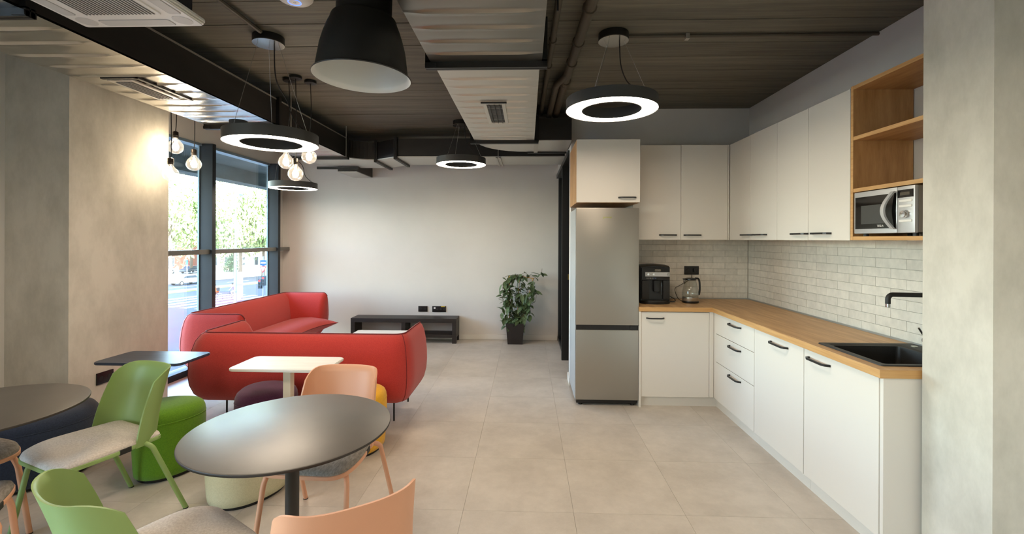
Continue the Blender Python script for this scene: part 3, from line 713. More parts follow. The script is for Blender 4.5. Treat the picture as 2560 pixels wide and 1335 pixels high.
def socket(name, label, loc, rz, w, h, holes, m=BPLAS):
    k = thing(name, label, 'socket', loc, rz)
    G().box(-w/2, w/2, -.008, 0, -h/2, h/2, .002).build('face_plate', m, k)
    for x in holes:
        b = G(); b.lathe([(.021, -.009), (.021, -.011), (.018, -.011), (.017, -.0085), (.001, -.0085)], seg=20); o = b.build('socket_insert', BPLASM, k); o.matrix_local = Matrix.Translation((x, -.0175, 0)) @ Matrix.Rotation(PI/2, 4, 'X')
    return k
s_ = socket('wall_socket', 'black double wall socket on the tiles above the kettle', (1.716, YK-.012, 1.212), 0, .148, .088, (-.036, .036))
G().box(.018, .05, -.04, -.008, -.02, .02, .006).build('plug', BPLASM, s_)
# sink and tap
k = thing('kitchen_sink', 'black granite sink set into the oak worktop', 'sink')
b = G(); X0, X1, Ya, Yb2 = 1.735, 2.285, 2.285, 2.78; u0, u1, w0, w1 = 1.785, 2.165, 2.33, 2.725; zt = .921
def rr(x0, x1, y0, y1, r, z): return [(x, y, z) for x, y in rrect(x0, x1, y0, y1, r, 4)]
b.loft([rr(X0, X1, Ya, Yb2, .012, .915), rr(X0+.002, X1-.002, Ya+.002, Yb2-.002, .012, zt), rr(u0-.018, u1+.018, w0-.018, w1+.018, .02, zt), rr(u0-.012, u1+.012, w0-.012, w1+.012, .02, zt-.004), rr(u0, u1, w0, w1, .02, zt-.006), rr(u0+.008, u1-.008, w0+.008, w1-.008, .03, .745), rr(u0+.04, u1-.04, w0+.04, w1-.04, .03, .735), rr(u0+.17, u1-.17, w0+.17, w1-.17, .015, .732)], cap=False)
b.build('sink_bowl', SINKM, k)
b = G(); b.cyl(((u0+u1)/2, (w0+w1)/2), .045, .728, .735, 24, .001); b.build('drain', CHROME, k)
b = G(); b.cyl((2.225, 2.69), .016, zt-.001, zt+.004, 20, .001); b.build('overflow_cap', mat('cap_nickel', (180, 178, 164), .3, .7), k)
k = thing('kitchen_tap', 'matt black kitchen tap with swivel spout over the sink', 'tap', (2.235, 2.575, .921))
b = G(); b.lathe([(.026, 0), (.026, .006), (.022, .01), (.022, .15), (.02, .16), (.012, .17)], seg=24); b.build('tap_body', BPLASM, k)
b = G(); arc = [(0, 0, .15), (0, 0, .26)] + [(-.04+.04*math.cos(math.radians(a)), 0, .275+.035*math.sin(math.radians(a))) for a in (20, 45, 70, 90)] + [(-.22, .0, .312)] + [(-.222-.026*math.sin(math.radians(a)), 0, .286+.026*math.cos(math.radians(a))) for a in (15, 35, 55, 75, 90)] + [(-.248, 0, .262)]
b.tube(arc, .0125, 14); b.build('spout', BPLASM, k)
b = G(); b.cyl((-.248, 0), .0122, .243, .262, 16, .001); b.build('aerator', CHROME, k)
b = G(); b.tube([(-.02, -.0, .06), (-.05, -.0, .06)], .02, 16); b.build('lever_hub', BPLAS, k)
b = G(); b.tube([(-.045, 0, .07), (-.083, .0, .13)], .005, 8); b.build('lever', CHROME, k)

# ------------------------------------------------------------------ lounge: sofas
def sofa(label, loc, rz, L, D=.53):
    t = thing('sofa', label, 'sofa', loc, rz, None)
    prof = [(0, .757), (.035, .738), (.072, .69), (.100, .61), (.118, .51), (.122, .42), (.112, .34), (.08, .265), (.03, .215), (-.04, .19), (-.10, .19), (-.14, .25), (-.155, .36), (-.15, .46), (-.13, .56), (-.10, .65), (-.06, .715), (-.028, .745)]
    path = []; h = L/2; r = .085
    def add(p, n, f, e): path.append((Vector(p), Vector(n), f, e))
    E = .075
    def end(side, rev):
        q = []
        for s in (1.0, .92, .78, .6, .4, .2): q.append(s)
        for s in (q if not rev else q[::-1]):
            add((side*h, D+E*s), (side, 0), s, 1)
    end(-1, False)
    for k in range(6): add((-h, D-(D-r-.02)*k/5), (-1, 0), 0, 0)
    for a in (20, 45, 70): add((-h+r-r*math.cos(math.radians(a)), r-r*math.sin(math.radians(a))), (-math.cos(math.radians(a)), -math.sin(math.radians(a))), 0, 0)
    for k in range(11): add((-h+r+(L-2*r)*k/10, 0), (0, -1), 0, 0)
    for a in (70, 45, 20): add((h-r+r*math.cos(math.radians(a)), r-r*math.sin(math.radians(a))), (math.cos(math.radians(a)), -math.sin(math.radians(a))), 0, 0)
    for k in range(6): add((h, r+.02+(D-r-.02)*k/5), (1, 0), 0, 0)
    end(1, True)
    rings = []; seam = []
    for p, n, s, e in path:
        th = math.sqrt(max(0, 1-s**2.6))*.97+.03; zt = .757-.05*s**3; zb = .19+.05*s**2
        ring = []
        for o, z in prof:
            zz = zb+(z-.19)/(.757-.19)*(zt-zb); oo = o*th*(1-.42*max(0, n.x) if o > 0 else 1)
            pull = 0
            if s: pull = -.08*s*max(0, (.36-z)/.17)**1.3
            ring.append((p.x+n.x*oo, p.y+n.y*oo+pull, zz))
        rings.append(ring); seam.append(Vector(ring[0])+Vector((0, 0, .001)))
    b = G(); b.loft(rings); b.build('backrest_and_arms', RED, t, angle=60)
    # piping along the top seam, down both arm ends
    def down(i): 
        return [Vector(q)+Vector((0, .002, 0)) for q in rings[i][1:9]]
    m = len(rings)
    G().tube(seam, .0055, 6).build('piping', PIPING, t)
    # vertical seams at the two back corners
    for sx in (-1, 1):
        i = [k for k, q in enumerate(path) if abs(q[0].x-sx*(h-r+r*math.cos(math.radians(45)))) < .02 and q[0].y < .05]
        if i: G().tube([Vector(q)+Vector((path[i[0]][1].x, path[i[0]][1].y, 0))*.0005 for q in rings[i[0]][:9]], .0025, 5).build('corner_seam', PIPING, t)
    # seat
    sp = [(.09, .30), (.10, .36), (.16, .405), (.28, .43), (.45, .437), (.56, .43), (.63, .40), (D+.135, .355), (.63, .30), (.56, .24), (.48, .195), (.3, .185), (.10, .19)]
    rings = []; lip = []
    xs = [-1, -.97, -.9, -.7, -.4, 0, .4, .7, .9, .97, 1]
    for x in xs:
        f = 1 if abs(x) <= .7 else math.sqrt(max(0, 1-((abs(x)-.7)/.3)**2))*.95+.05
        hw = h-.10
        ring = []
        for yy, z in sp:
            xx = x*(hw-.06*max(0, (yy-.5)/.2)); yy = yy+.15*abs(x)**5*max(0, (yy-.45)/.2)
            zz = .355+(z-.355)*(.35+.65*f if yy > .5 else (.75+.25*f))
            ring.append((xx, yy, zz))
        rings.append(ring); lip.append(Vector(ring[7]))
    b = G(); b.loft(rings); b.build('seat', RED, t, angle=60)
    G().tube(lip, .0045, 6).build('piping', PIPING, t)
    for sx in (-1, 1):
        for yy in (.15, .60):
            x = sx*(h-.12)
            G().tube([(x, yy, 0), (x, yy, .16), (x-sx*.03, yy, .21)], .0075, 8).build('leg', BLACK, t)
    return t
sofa('red upholstered sofa facing the back wall, its rear to the round tables', (-1.83, 3.64, 0), 0, 1.675)
sofa('red upholstered sofa along the window wall', (-3.455, 5.46, 0), -PI/2, 1.90)
# tv bench
k = thing('tv_bench', 'long low black-brown tv bench against the back wall', 'bench', (-1.81, 6.76, 0))
w, d = .78, .15
G().box(-w, w, -d, d, .30, .36, .002).build('top_board', BENCH, k)
G().box(-w+.0, w, -d, d, .085, .13, .002).build('bottom_shelf', BENCH, k)
for x in (-w, -.03, w-.06):
    G().box(x, x+.06, -d+.002, d-.002, .13, .30, .001, 1).build('upright', BENCH, k)
for x in (-w, w-.06):
    for y in (-d, d-.05): G().box(x, x+.06, y, y+.05, 0, .085).build('foot', BENCH, k, smooth=False)
# coffee table
k = thing('coffee_table', 'low white coffee table between the two red sofas', 'table', (-1.72, 5.36, 0))
G().prism(rrect(-.36, .36, -.2, .2, .03), .375, .40, .003).build('tabletop', WOAK, k)
for x in (-.3, .3):
    for y in (-.15, .15): G().tube([(x, y, 0), (x, y, .375)], .011, 8).build('leg', WMET, k)
socket('wall_socket', 'black two-gang wall socket above the tv bench, left one', (-1.59, YB-.002, .458), 0, .142, .086, (-.036, .036))
s_ = socket('wall_socket', 'wide black wall socket above the tv bench with a white insert and yellow tag', (-1.341, YB-.002, .457), 0, .21, .09, (-.03, .03, .078))
G().box(-.082, -.055, -.011, -.008, .005, .03).build('data_port', WPLAS, s_, smooth=False)
G().box(.03, .09, -.0105, -.008, .034, .043).build('label_tag', mat('tag_yellow', (210, 180, 40), .6), s_, smooth=False)
socket('wall_socket', 'black wall socket low on the left concrete column', (-3.298, 3.45, .44), PI/2, .14, .09, (-.036, .036))

# ------------------------------------------------------------------ plant
k = thing('potted_plant', 'climbing green plant on bamboo canes in a tall dark pot', 'plant', (-.171, 6.72, 0))
b = G(); o2 = lambda a, z: [(-a, -a, z), (a, -a, z), (a, a, z), (-a, a, z)]
b.loft([o2(.108, 0), o2(.134, .305), o2(.126, .305), o2(.122, .27)], cap=False); b.faces(o2(.108, 0.001), [(0, 1, 2, 3)]); b.build('pot', POTM, k, smooth=False)
b = G(); b.faces(o2(.123, .275), [(0, 1, 2, 3)]); b.build('soil', SOIL, k, smooth=False)
canes = [[(-.09, -.02, .26), (-.09, -.02, .98)], [(.02, .02, .26), (.075, .0, .98)], [(.06, -.05, .27), (.22, -.03, .98)]]
canes = [[(-.09, -.02, .26), (-.085, -.02, .99)], [(.02, .04, .26), (.06, .02, .97)], [(.085, -.04, .27), (.26, -.03, .96)]]
for c in canes: G().tube(c, .006, 6).build('cane', BAMB, k)
G().tube([(-.11, -.02, .97), (.08, .02, .985), (.27, -.03, .95)], .005, 6).build('cane', BAMB, k)
rq = random.Random(21)
def leafmesh(l, w, seed):
    b = G(); n = 5; v = []; c = random.Random(seed).uniform(-.25, .1)
    for i in range(n+1):
        t = i/n; ww = w*math.sin(PI*min(1, t*.92+.06))**.8*(1-.35*t); z = c*l*t*t
        v += [(-ww, t*l, z+.25*ww), (0, t*l, z), (ww, t*l, z+.25*ww)]
    b.faces(v, [(3*i+q, 3*i+q+1, 3*i+q+4, 3*i+q+3) for i in range(n) for q in (0, 1)]); return b
protos = [leafmesh(l, w, s).build('leaf', LEAF, k, angle=80) for l, w, s in ((.135, .036, 1), (.11, .034, 2), (.085, .031, 3))]
first = [True]*3
def putleaf(p, yaw, pitch, roll):
    q = rq.randrange(3)
    if first[q]: o = protos[q]; first[q] = False
    else: o = inst(protos[q], k)
    o.location = p; o.rotation_euler = (pitch, roll, yaw)
stems = []
for i in range(16):
    c = canes[i % 3]; a, e = Vector(c[0]), Vector(c[1]); pts = []; ph = rq.uniform(0, 6.28)
    hh = rq.uniform(.55, 1.0)
    for s in range(9):
        t = s/8*hh; p = a.lerp(e, t); rad = .02+.03*rq.random()
        pts.append(p+Vector((math.cos(ph+t*9)*rad*1.3, math.sin(ph+t*9)*rad, .0)))
    stems.append(pts)
for i in range(5):
    x = rq.uniform(-.1, .2); stems.append([Vector((x-.1, -.02, .96)), Vector((x-.02, rq.uniform(-.05, .05), .99)), Vector((x+.06, rq.uniform(-.05, .05), 1.0+rq.uniform(-.03, .04))), Vector((x+.12, -.02, .97))])
stems.append([Vector((.26, -.03, .95)), Vector((.32, -.03, .985)), Vector((.37, -.03, 1.02)), Vector((.385, -.03, 1.045)), Vector((.39, -.03, 1.10))])
for sd, x0, z0 in ((0, -.1, .93), (1, -.1, .80), (2, .24, .8), (3, .15, .6), (4, -.1, .55), (5, .05, .75)):
    x = x0; dx = -.07 if x0 < 0 else .05
    stems.append([Vector((x, -.03, z0)), Vector((x+dx, -.05, z0-.03)), Vector((x+dx*1.3, -.05, z0-.10)), Vector((x+dx*1.1, -.04, z0-.18))])
for st in stems:
    G().tube(catmull(st, 3), .0024, 5).build('stem', STEMM, k)
    for p in catmull(st, 2):
        if rq.random() < .78:
            dn = rq.random()
            putleaf(p+Vector((rq.uniform(-.015, .015), rq.uniform(-.03, .01), 0)), rq.uniform(PI*.55, PI*1.45) if dn < .7 else rq.uniform(0, 6.28), rq.uniform(-1.3, -.2) if dn < .75 else rq.uniform(-.2, .5), rq.uniform(-.5, .5))
for i in range(26):
    putleaf(Vector((rq.uniform(-.1, .1), rq.uniform(-.12, .06), rq.uniform(.29, .38))), rq.uniform(PI*.5, PI*1.5), rq.uniform(-.9, .1), rq.uniform(-.5, .5))

# ------------------------------------------------------------------ poufs
def pouf(label, loc, rz, r, h, m, wob=.05, lobes=3, stretch=1.0):
    t = thing('pouf', label, 'pouf', loc, rz)
    def ring(f, z): 
        return [((r*f*(1+wob*math.cos(lobes*a)))*math.cos(a)*stretch, r*f*(1+wob*math.cos(lobes*a))*math.sin(a), z) for a in [2*PI*i/48 for i in range(48)]]
    G().loft([ring(.86, 0), ring(.88, .018)]).build('plinth', BPLASM, t)
    b = G(); b.loft([ring(.88, .018), ring(.93, .022), ring(.95, .06), ring(.985, h*.45), ring(1, h*.72), ring(.992, h*.80), ring(.984, h*.815), ring(.99, h*.83), ring(.975, h*.885), ring(.93, h*.935), ring(.84, h*.97), ring(.65, h*.99), ring(.35, h), ring(.05, h)]); b.build('cover', m, t, angle=80)
    G().tube(ring(.9885, h*.815), .003, 5, closed=True).build('seam', m, t)
    return t
pouf('lime green felt pouf between the sage chair and the round table', (-2.37, 2.935, 0), .6, .2, .445, LIME)
pouf('dark purple felt pouf against the rear of the red sofa', (-1.905, 3.27, 0), .2, .205, .45, PURP)
pouf('bright yellow felt pouf behind the salmon chair', (-1.235, 3.30, 0), .9, .205, .43, YELL)
pouf('pale cream pouf under the round table', (-1.69, 2.70, 0), .5, .228, .43, CREAM)
pouf('large navy felt pouf before the left concrete column', (-3.2, 2.83, 0), .3, .335, .43, NAVY, .03)

# ------------------------------------------------------------------ tables
TABT.node_tree.nodes['Principled BSDF'].inputs['IOR'].default_value = 1.75
def round_table(label, loc):
    t = thing('round_table', label, 'table', loc)
    b = G(); b.lathe([(0.001, .74), (.394, .74), (.3985, .738)], seg=96); b.build('tabletop', TABT, t)
    b = G(); b.lathe([(.3985, .738), (.40, .735), (.399, .729), (.39, .727), (.001, .727)], seg=96); b.build('tabletop_edge', TABE, t)
    b = G(); b.cyl((0, 0), .0275, .012, .727, 32); b.cyl((0, 0), .09, .72, .727, 24); b.build('pedestal', mat('pedestal_brown', (52, 47, 40), .45), t)
    b = G(); b.cyl((0, 0), .22, 0, .012, 48, .003); b.build('base_plate', mat('pedestal_brown', (52, 47, 40), .45), t)
    return t
round_table('round dark laminate table nearest the camera, reflecting the window', (-.985, 1.885, 0))
round_table('round dark laminate table cut by the left frame edge', (-2.52, 1.985, 0))
def side_table(label, loc, z, w, d, mt, mm, pw, pd):
    t = thing('side_table', label, 'table', loc)
    b = G(); b.prism(rrect(-w/2, w/2, -d/2, d/2, .045, 8), z-.018, z, .004); b.build('tabletop', mt, t)
    b = G(); b.box(-.026, .026, -.026, .026, .008, z-.018, .006); b.build('column', mm, t)
    b = G(); b.prism(rrect(-pw/2, pw/2, -pd/2, pd/2, .02), 0, .008, .002); b.build('base_plate', mm, t)
side_table('white rectangular laptop table standing before the purple pouf', (-1.605, 3.02, 0), .69, .645, .33, WOAK, WMET, .24, .14)
side_table('navy stained laptop table beside the left concrete column', (-2.62, 3.12, 0), .69, .61, .33, NOAK, NMET, .2, .14)

# ------------------------------------------------------------------ chairs
def seat_outline(k=1.0, fy=0, n=10):
    # trapezoid with round corners, front at -y
    pts = [(-.203, .20), (-.243, -.13), (-.198, -.255), (.198, -.255), (.243, -.13), (.203, .20)]
    o = []; N = len(pts); rad = [.03, .12, .085, .085, .12, .03]
    for i in range(N):
        p = Vector(pts[i]); a = Vector(pts[i-1]); c = Vector(pts[(i+1) % N])
        da = (a-p).normalized(); dc = (c-p).normalized(); r = rad[i]
        q0 = p+da*min(r, (a-p).length*.45); q1 = p+dc*min(r, (c-p).length*.45)
        for s in range(n+1):
            t = s/n; w = q0*(1-t)**2+p*2*t*(1-t)+q1*t*t; o.append((w.x*k, w.y*k))
    return o
def chair(label, loc, rz, P, F, proto=None):
    if proto:
        t = copy_tree(proto); t.location = loc; t.rotation_euler = (0, 0, rz); t['label'] = label; return t
    t = thing('side_chair', label, 'chair', loc, rz)
    o1 = seat_outline(1.0)
    def zs(y, z): return z + .012*max(0, (-y-.1)/.14)**2*-1 + .0
    def rg(k, z): return [(x*k, y*k, zs(y, z)) for x, y in o1]
    G().loft([rg(.97, .418), rg(1.0, .422), rg(1.0, .438), rg(.985, .441)]).build('seat_frame', P, t, angle=50)
    b = G(); b.loft([rg(.985, .4405), rg(.988, .445), rg(.97, .456), rg(.93, .463), rg(.8, .468), rg(.5, .467), rg(.1, .465)]); b.build('seat_pad', F, t, angle=80)
    # backrest shell, wrapping forward at the sides
    nu, nv = 22, 10; front, back = [], []
    def bp(s, v, off):
        w = .214-.02*v**1.2
        a = abs(s); 
        ztop = .792-.055*max(0, (a-.55)/.45)**2.5; zb = .418+.0*a
        z = zb+(ztop-zb)*v
        wrap = .155-.015*v
        y = .215+.08*v-.012*math.sin(PI*v)-wrap*a**2.3
        x = math.copysign(w*math.sin(min(1, a)*PI/2)**.92 if a < 1 else w, s)
        n = Vector((math.copysign(a**1.6, s)*.9, 1-.75*a**2, .1)).normalized()
        return Vector((x, y, z))+n*off
    rings = []
    vs = []; 
    for off in (0, .009):
        for j in range(nv+1):
            for i in range(nu+1): vs.append(bp(-1+2*i/nu, j/nv, off))
    f = []; m = (nu+1)*(nv+1); W1 = nu+1
    for j in range(nv):
        for i in range(nu):
            q = (j*W1+i, j*W1+i+1, (j+1)*W1+i+1, (j+1)*W1+i); f.append(q[::-1]); f.append(tuple(x+m for x in q))
    for i in range(nu):
        f.append((i, i+1, m+i+1, m+i)); a = nv*W1+i; f.append((a+1, a, m+a, m+a+1))
    for j in range(nv):
        a = j*W1; c = a+W1; f.append((c, a, m+a, m+c)); a += nu; c += nu; f.append((a, c, m+c, m+a))
    G_ = G(); G_.faces(vs, f); G_.build('backrest', P, t, angle=70)
    for sx in (-1, 1):
        fr = [(sx*.175, -.16, .43), (sx*.20, -.18, .40), (sx*.208, -.20, .34), (sx*.225, -.262, .004)]
        G().tube(bez(fr[:2]+[fr[2]], 5)[:-1]+[fr[2], fr[3]], .0125, 10).build('leg', P, t)
        rr_ = [(sx*.17, .10, .427), (sx*.235, .115, .432), (sx*.246, .13, .40), (sx*.265, .285, .004)]
        G().tube(bez(rr_[:3], 6)+[rr_[3]], .0125, 10).build('leg', P, t)
        for x, y in ((.225, -.262), (.265, .285)): G().cyl((sx*x, y), .0135, 0, .006, 10).build('glide', BPLASM, t)
    b = G().box(-.0045, .0045, -.028, .028, .416, .443, .002, 1).build('tag', BPLASM, t)
    b.matrix_local = Matrix.Translation((-.222, .015, 0)) @ Matrix.Rotation(math.radians(-6), 4, 'Z')
    b2 = G().box(-.0045, .0045, -.028, .028, .416, .443, .002, 1).build('tag', BPLASM, t)
    b2.matrix_local = Matrix.Translation((.222, .015, 0)) @ Matrix.Rotation(math.radians(6), 4, 'Z')
    return t
A = chair('sage green chair with beige seat pad, between the two round tables', (-2.28, 2.35, 0), math.radians(-21.7), GREENP, SEATF)
chair('sage green chair in the front left corner, its rear towards the camera', (-1.24, 1.51, 0), math.radians(148), GREENP, SEATF, A)
Cc = chair('salmon pink chair facing the camera across the nearest round table', (-1.045, 2.335, 0), math.radians(-3), PINKP, SEATG)
chair('salmon pink chair at the bottom edge with its rear to the camera', (-.625, 1.49, 0), math.radians(213), PINKP, SEATG, Cc)
chair('salmon pink chair at the far side of the left round table', (-2.88, 2.13, 0), math.radians(72.5), PINKP, SEATG, Cc)
chair('salmon pink chair at the lower left edge, under the left round table', (-2.33, 1.66, 0), math.radians(216.9), PINKP, SEATG, Cc)

# ------------------------------------------------------------------ outside: the building's own mass, street, trees, houses
struct('exterior_soffit', -5.3, XL-.14, -40, 60, 2.735, 3.25, EXTD)
struct('exterior_beam', -5.3, -5.0, -40, 60, 2.505, 3.25, EXTC)
struct('exterior_upper_floors', -5.25, 24, -60, 90, 3.25, 21, EXTC)
struct('exterior_lower_floor', XL-.16, 24, -60, 90, -5.5, -.21, EXTC)
struct('exterior_neighbour', XL-.16, 24, 7.06, 90, -.2, 3.25, EXTC)
GZ = -5.5
ds = Vector((.257, .966, 0)); dt = Vector((-.966, .257, 0))
def st(s, t, z=GZ): return ds*s + dt*t + Vector((0, 0, z))
def strip(name, s0, s1, t0, t1, z0, z1, m, parent=None):
    q = [st(s0, t0), st(s1, t0), st(s1, t1), st(s0, t1)]
    b = G(); b.loft([[(p.x, p.y, z0) for p in q], [(p.x, p.y, z1) for p in q]]); return b.build(name, m, parent, None if parent else 'structure', smooth=False)
struct('exterior_ground', -260, -3.9, -140, 260, GZ-.3, GZ-.06, PAVE)
road = strip('road', -80, 220, 22, 69.2, GZ-.05, GZ, ASPH)
strip('pavement', -80, 220, 69.2, 110, GZ-.05, GZ+.12, PAVE)
strip('pavement', -80, 220, 4, 22, GZ-.05, GZ+.12, PAVE)
strip('verge', -80, 220, 57.6, 59.6, GZ, GZ+.15, GRASS, road)
for kk in range(9): strip('zebra_bar', 34, 44.5, 36.5+kk*1.9, 37.4+kk*1.9, GZ, GZ+.012, ZEBRA, road)
for kk in range(12): strip('lane_mark', 20+kk*9, 24+kk*9, 63.9, 64.1, GZ, GZ+.012, ZEBRA, road)
# trees
def crown(seed, n):
    b = G(); rq = random.Random(seed); vs = []; fs = []
    blobs = [(Vector((rq.uniform(-1, 1), rq.uniform(-1, 1), rq.uniform(-1, 1)))*.62, rq.uniform(.25, .5)) for _ in range(22)]
    for i in range(n):
        c, r = rq.choice(blobs); d = Vector((rq.gauss(0, 1), rq.gauss(0, 1), rq.gauss(0, 1))).normalized()
        p = c+d*r*rq.uniform(.75, 1.05)
        u = Vector((rq.gauss(0, 1), rq.gauss(0, 1), rq.gauss(0, 1))).normalized(); w = u.cross(d).normalized(); l = rq.uniform(.035, .07)
        k = len(vs); vs += [p-u*l, p+w*l*.6, p+u*l, p-w*l*.6]; fs.append((k, k+1, k+2, k+3))
    b.faces(vs, fs); return b
cm = []
def tree(label, x, y, h, r, q):
    t = thing('street_tree', label, 'tree', (x, y, GZ), q*1.3)
    G().tube([(0, 0, 0), (.1, 0, h*.3), (0, .1, h*.5)], [.28, .22, .14], 8).build('trunk', BARK, t)
    for a in (0, 2.1, 4.2): G().tube([(0, .05, h*.38), (r*.3*math.cos(a), r*.3*math.sin(a), h*.6)], [.12, .05], 6).build('branch', BARK, t)
    if len(cm) < 3:
        o = crown(40+len(cm), 2600).build('crown', TLEAF, t, 'stuff', smooth=False, recalc=False); cm.append(o)
    else: o = inst(cm[q % 3], t)
    o.location = (0, 0, h*.62); o.scale = (r, r, h*.42)
tree('broad street tree filling the left window pane', -59.5, 74, 19, 5.2, 0)
tree('tall street tree behind the broad one in the left window pane', -65, 86, 20, 6, 1)
tree('street tree seen between the window mullion and the bulbs', -55, 76, 17, 4.2, 2)
tree('leafy street tree just right of the window mullion', -53, 81, 18, 4.6, 3)
tree('street tree seen behind the lamp post head', -48.5, 75.5, 18, 4.6, 4)
tree('street tree near the right edge of the window', -45.5, 77, 17, 4.4, 5)
tree('tall back tree above the plaster house', -53, 95, 22, 6, 6)
tree('street tree half hidden by the last window mullion', -45, 86, 19, 5, 7)
t = tag(bpy.data.objects.new('street_shrub', None), 'dark green tall shrub beside the lamp post across the street', 'shrub'); COL.objects.link(t); t.location = (-60.5, 91, GZ)
o = inst(cm[1], t); o.name = 'foliage'; o.location = (0, 0, 2.2); o.scale = (1.8, 1.8, 2.8); o.material_slots[0].link = 'OBJECT'; o.material_slots[0].material = mat('dark_shrub', (58, 88, 60), .8)
# houses
def house(label, x, y, rz, w, h, m, nx, nz):
    t = thing('house', label, 'building', (x, y, GZ), rz)
    G().box(-w/2, w/2, 0, 9, 0, h).build('wall', m, t, smooth=False)
    G().loft([[(-w/2-.4, -.5, h), (w/2+.4, -.5, h), (w/2+.4, 9.5, h), (-w/2-.4, 9.5, h)], [(-w/2+2, 4, h+2.6), (w/2-2, 4, h+2.6), (w/2-2, 5, h+2.6), (-w/2+2, 5, h+2.6)]]).build('roof', mat('roof_tile', (150, 96, 76), .9), t, smooth=False)
    for i in range(nx):
        for j in range(nz):
            cx = -w/2+w*(i+.5)/nx; cz = 2.0+j*3.4
            f = G().box(cx-.75, cx+.75, -.06, .03, cz-1.0, cz+1.0).build('window', WPLAS, t, smooth=False)
            G().box(cx-.62, cx+.62, -.075, -.04, cz-.87, cz+.87).build('pane', WINF, f, smooth=False)
house('brick red house behind the street trees', -83, 90, math.radians(14), 22, 10, BRICK, 6, 3)
house('ochre plastered house behind the lamp post', -63.5, 97, math.radians(14), 11, 11, PLAST, 4, 3)
# cars
def car(label, x, y, rz, col, L=4.3):
    t = thing('car', label, 'car', (x, y, GZ+.12 if y > 80 else GZ), rz)
    pr = [(-L/2, .35), (-L/2, .75), (-L*.42, .92), (-L*.3, 1.0), (-L*.17, 1.42), (L*.2, 1.45), (L*.38, 1.0), (L*.49, .85), (L/2, .55), (L/2, .35)]
    G().loft([[(a, yy*(.97 if z > 1.1 else 1), z) for a, z in pr] for yy in (-.86, -.8, .8, .86)]).build('body', col, t, smooth=False)
    for sy in (-1, 1):
        b = G(); b.faces([(-L*.27, sy*.872, 1.02), (-L*.16, sy*.85, 1.36), (L*.19, sy*.85, 1.38), (L*.32, sy*.872, 1.02)], [(0, 1, 2, 3)]); b.build('side_window', WINF, t, smooth=False)
        for a in (-L*.31, L*.31):
            w = G().tube([(a, sy*.74, .32), (a, sy*.88, .32)], .32, 16).build('wheel', BPLASM, t); G().tube([(a, sy*.86, .32), (a, sy*.89, .32)], .18, 12).build('hub_cap', SILV, w)
        G().box(L/2-.1, L/2+.01, sy*.5-.18, sy*.5+.18, .62, .76).build('headlight', WPLAS, t, smooth=False)
car('dark car parked across the street in front of the brick house', -65.6, 87, math.radians(90), mat('car_dark', (38, 48, 58), .3))
car('pale parked car left of the dark one across the street', -69.5, 84.5, math.radians(80), mat('car_pale', (206, 206, 204), .35))
car('silver grey car on the far lane of the road', -51.4, 67, math.radians(75), mat('car_silver', (176, 172, 164), .3))
# lamp post, signs, signal
t = thing('street_lamp', 'tall pale grey street lamp with one curved arm', 'street lamp', (-28.9, 44.2, GZ))
G().tube([(0, 0, 0), (0, 0, 5), (0, 0, 12.8)], [.14, .12, .05], 12).build('post', PGREY, t)
G().tube(bez([(0, 0, 11), (.05, 0, 11.55), (.35, 0, 11.5), (.5, 0, 11.35)], 8), .03, 8).build('arm', PGREY, t)
b = G(); b.lathe([(.02, .12), (.14, .08), (.22, -.02), (.22, -.06), (.02, -.07)], (.52, 0, 11.3), 16); b.build('lamp_head', mat('lamp_head', (84, 100, 112), .5), t)
t = thing('traffic_signal', 'dark traffic light with red signals on a pale pole', 'traffic light', (-26.5, 44.9, GZ))
G().tube([(0, 0, 0), (0, 0, 5.2)], .07, 10).build('pole', PGREY, t)
for dx, dz in ((-.28, 2.45), (.1, 2.75)):
    h = G().box(dx-.17, dx+.17, -.2, .14, dz-.48, dz+.48, .03).build('signal_head', mat('signal_dark', (46, 60, 70), .5), t)
    for q, mm in ((.3, REDL), (0, BPLAS), (-.3, BPLAS)):
        G().tube([(dx-.0, -.2, dz+q), (dx, -.215, dz+q)], .10, 14).build('lens', mm, h)
        G().tube([(dx-.1, -.36, dz+q+.1), (dx, -.36, dz+q+.13), (dx+.1, -.36, dz+q+.1)], .02, 6).build('visor', BPLAS, h)
G().box(-.3, .42, -.1, -.06, 4.28, 4.85, .01).build('blue_direction_plate', SIGNB, t)
G().box(-.18, .3, -.11, -.1, 4.50, 4.62).build('plate_arrow', SIGNW, t, smooth=False)
b = G(); b.prism([(-.36, .3), (.36, .3), (0, -.36)], 0, .03); o = b.build('give_way_plate', SIGNR, t, smooth=False); o.matrix_local = Matrix.Translation((.02, -.08, 3.9)) @ Matrix.Rotation(PI/2, 4, 'X')
b = G(); b.prism([(-.24, .23), (.24, .23), (0, -.23)], 0, .01); o = b.build('give_way_field', SIGNW, t, smooth=False); o.matrix_local = Matrix.Translation((.02, -.112, 3.9)) @ Matrix.Rotation(PI/2, 4, 'X')
t = thing('road_sign', 'round white road sign with a grey bar across the street', 'sign', (-51.2, 80, GZ))
G().tube([(0, 0, 0), (0, 0, 3.1)], .06, 8).build('pole', PGREY, t)
G().tube([(0, -.03, 2.8), (0, -.07, 2.8)], .42, 24).build('plate', SIGNW, t); G().box(-.28, .28, -.085, -.07, 2.74, 2.86).build('plate_bar', PGREY, t, smooth=False)
t = thing('road_sign', 'small blue road sign on a pole in the left window pane', 'sign', (-57.4, 75, GZ))
G().tube([(0, 0, 0), (0, 0, 3.4)], .06, 8).build('pole', PGREY, t); G().box(-.2, .2, -.08, -.05, 2.4, 3.3, .01).build('plate', SIGNB, t)
t = thing('advertising_pillar', 'white advertising panel behind the street lamp', 'sign', (-32.4, 50.2, GZ), .55)
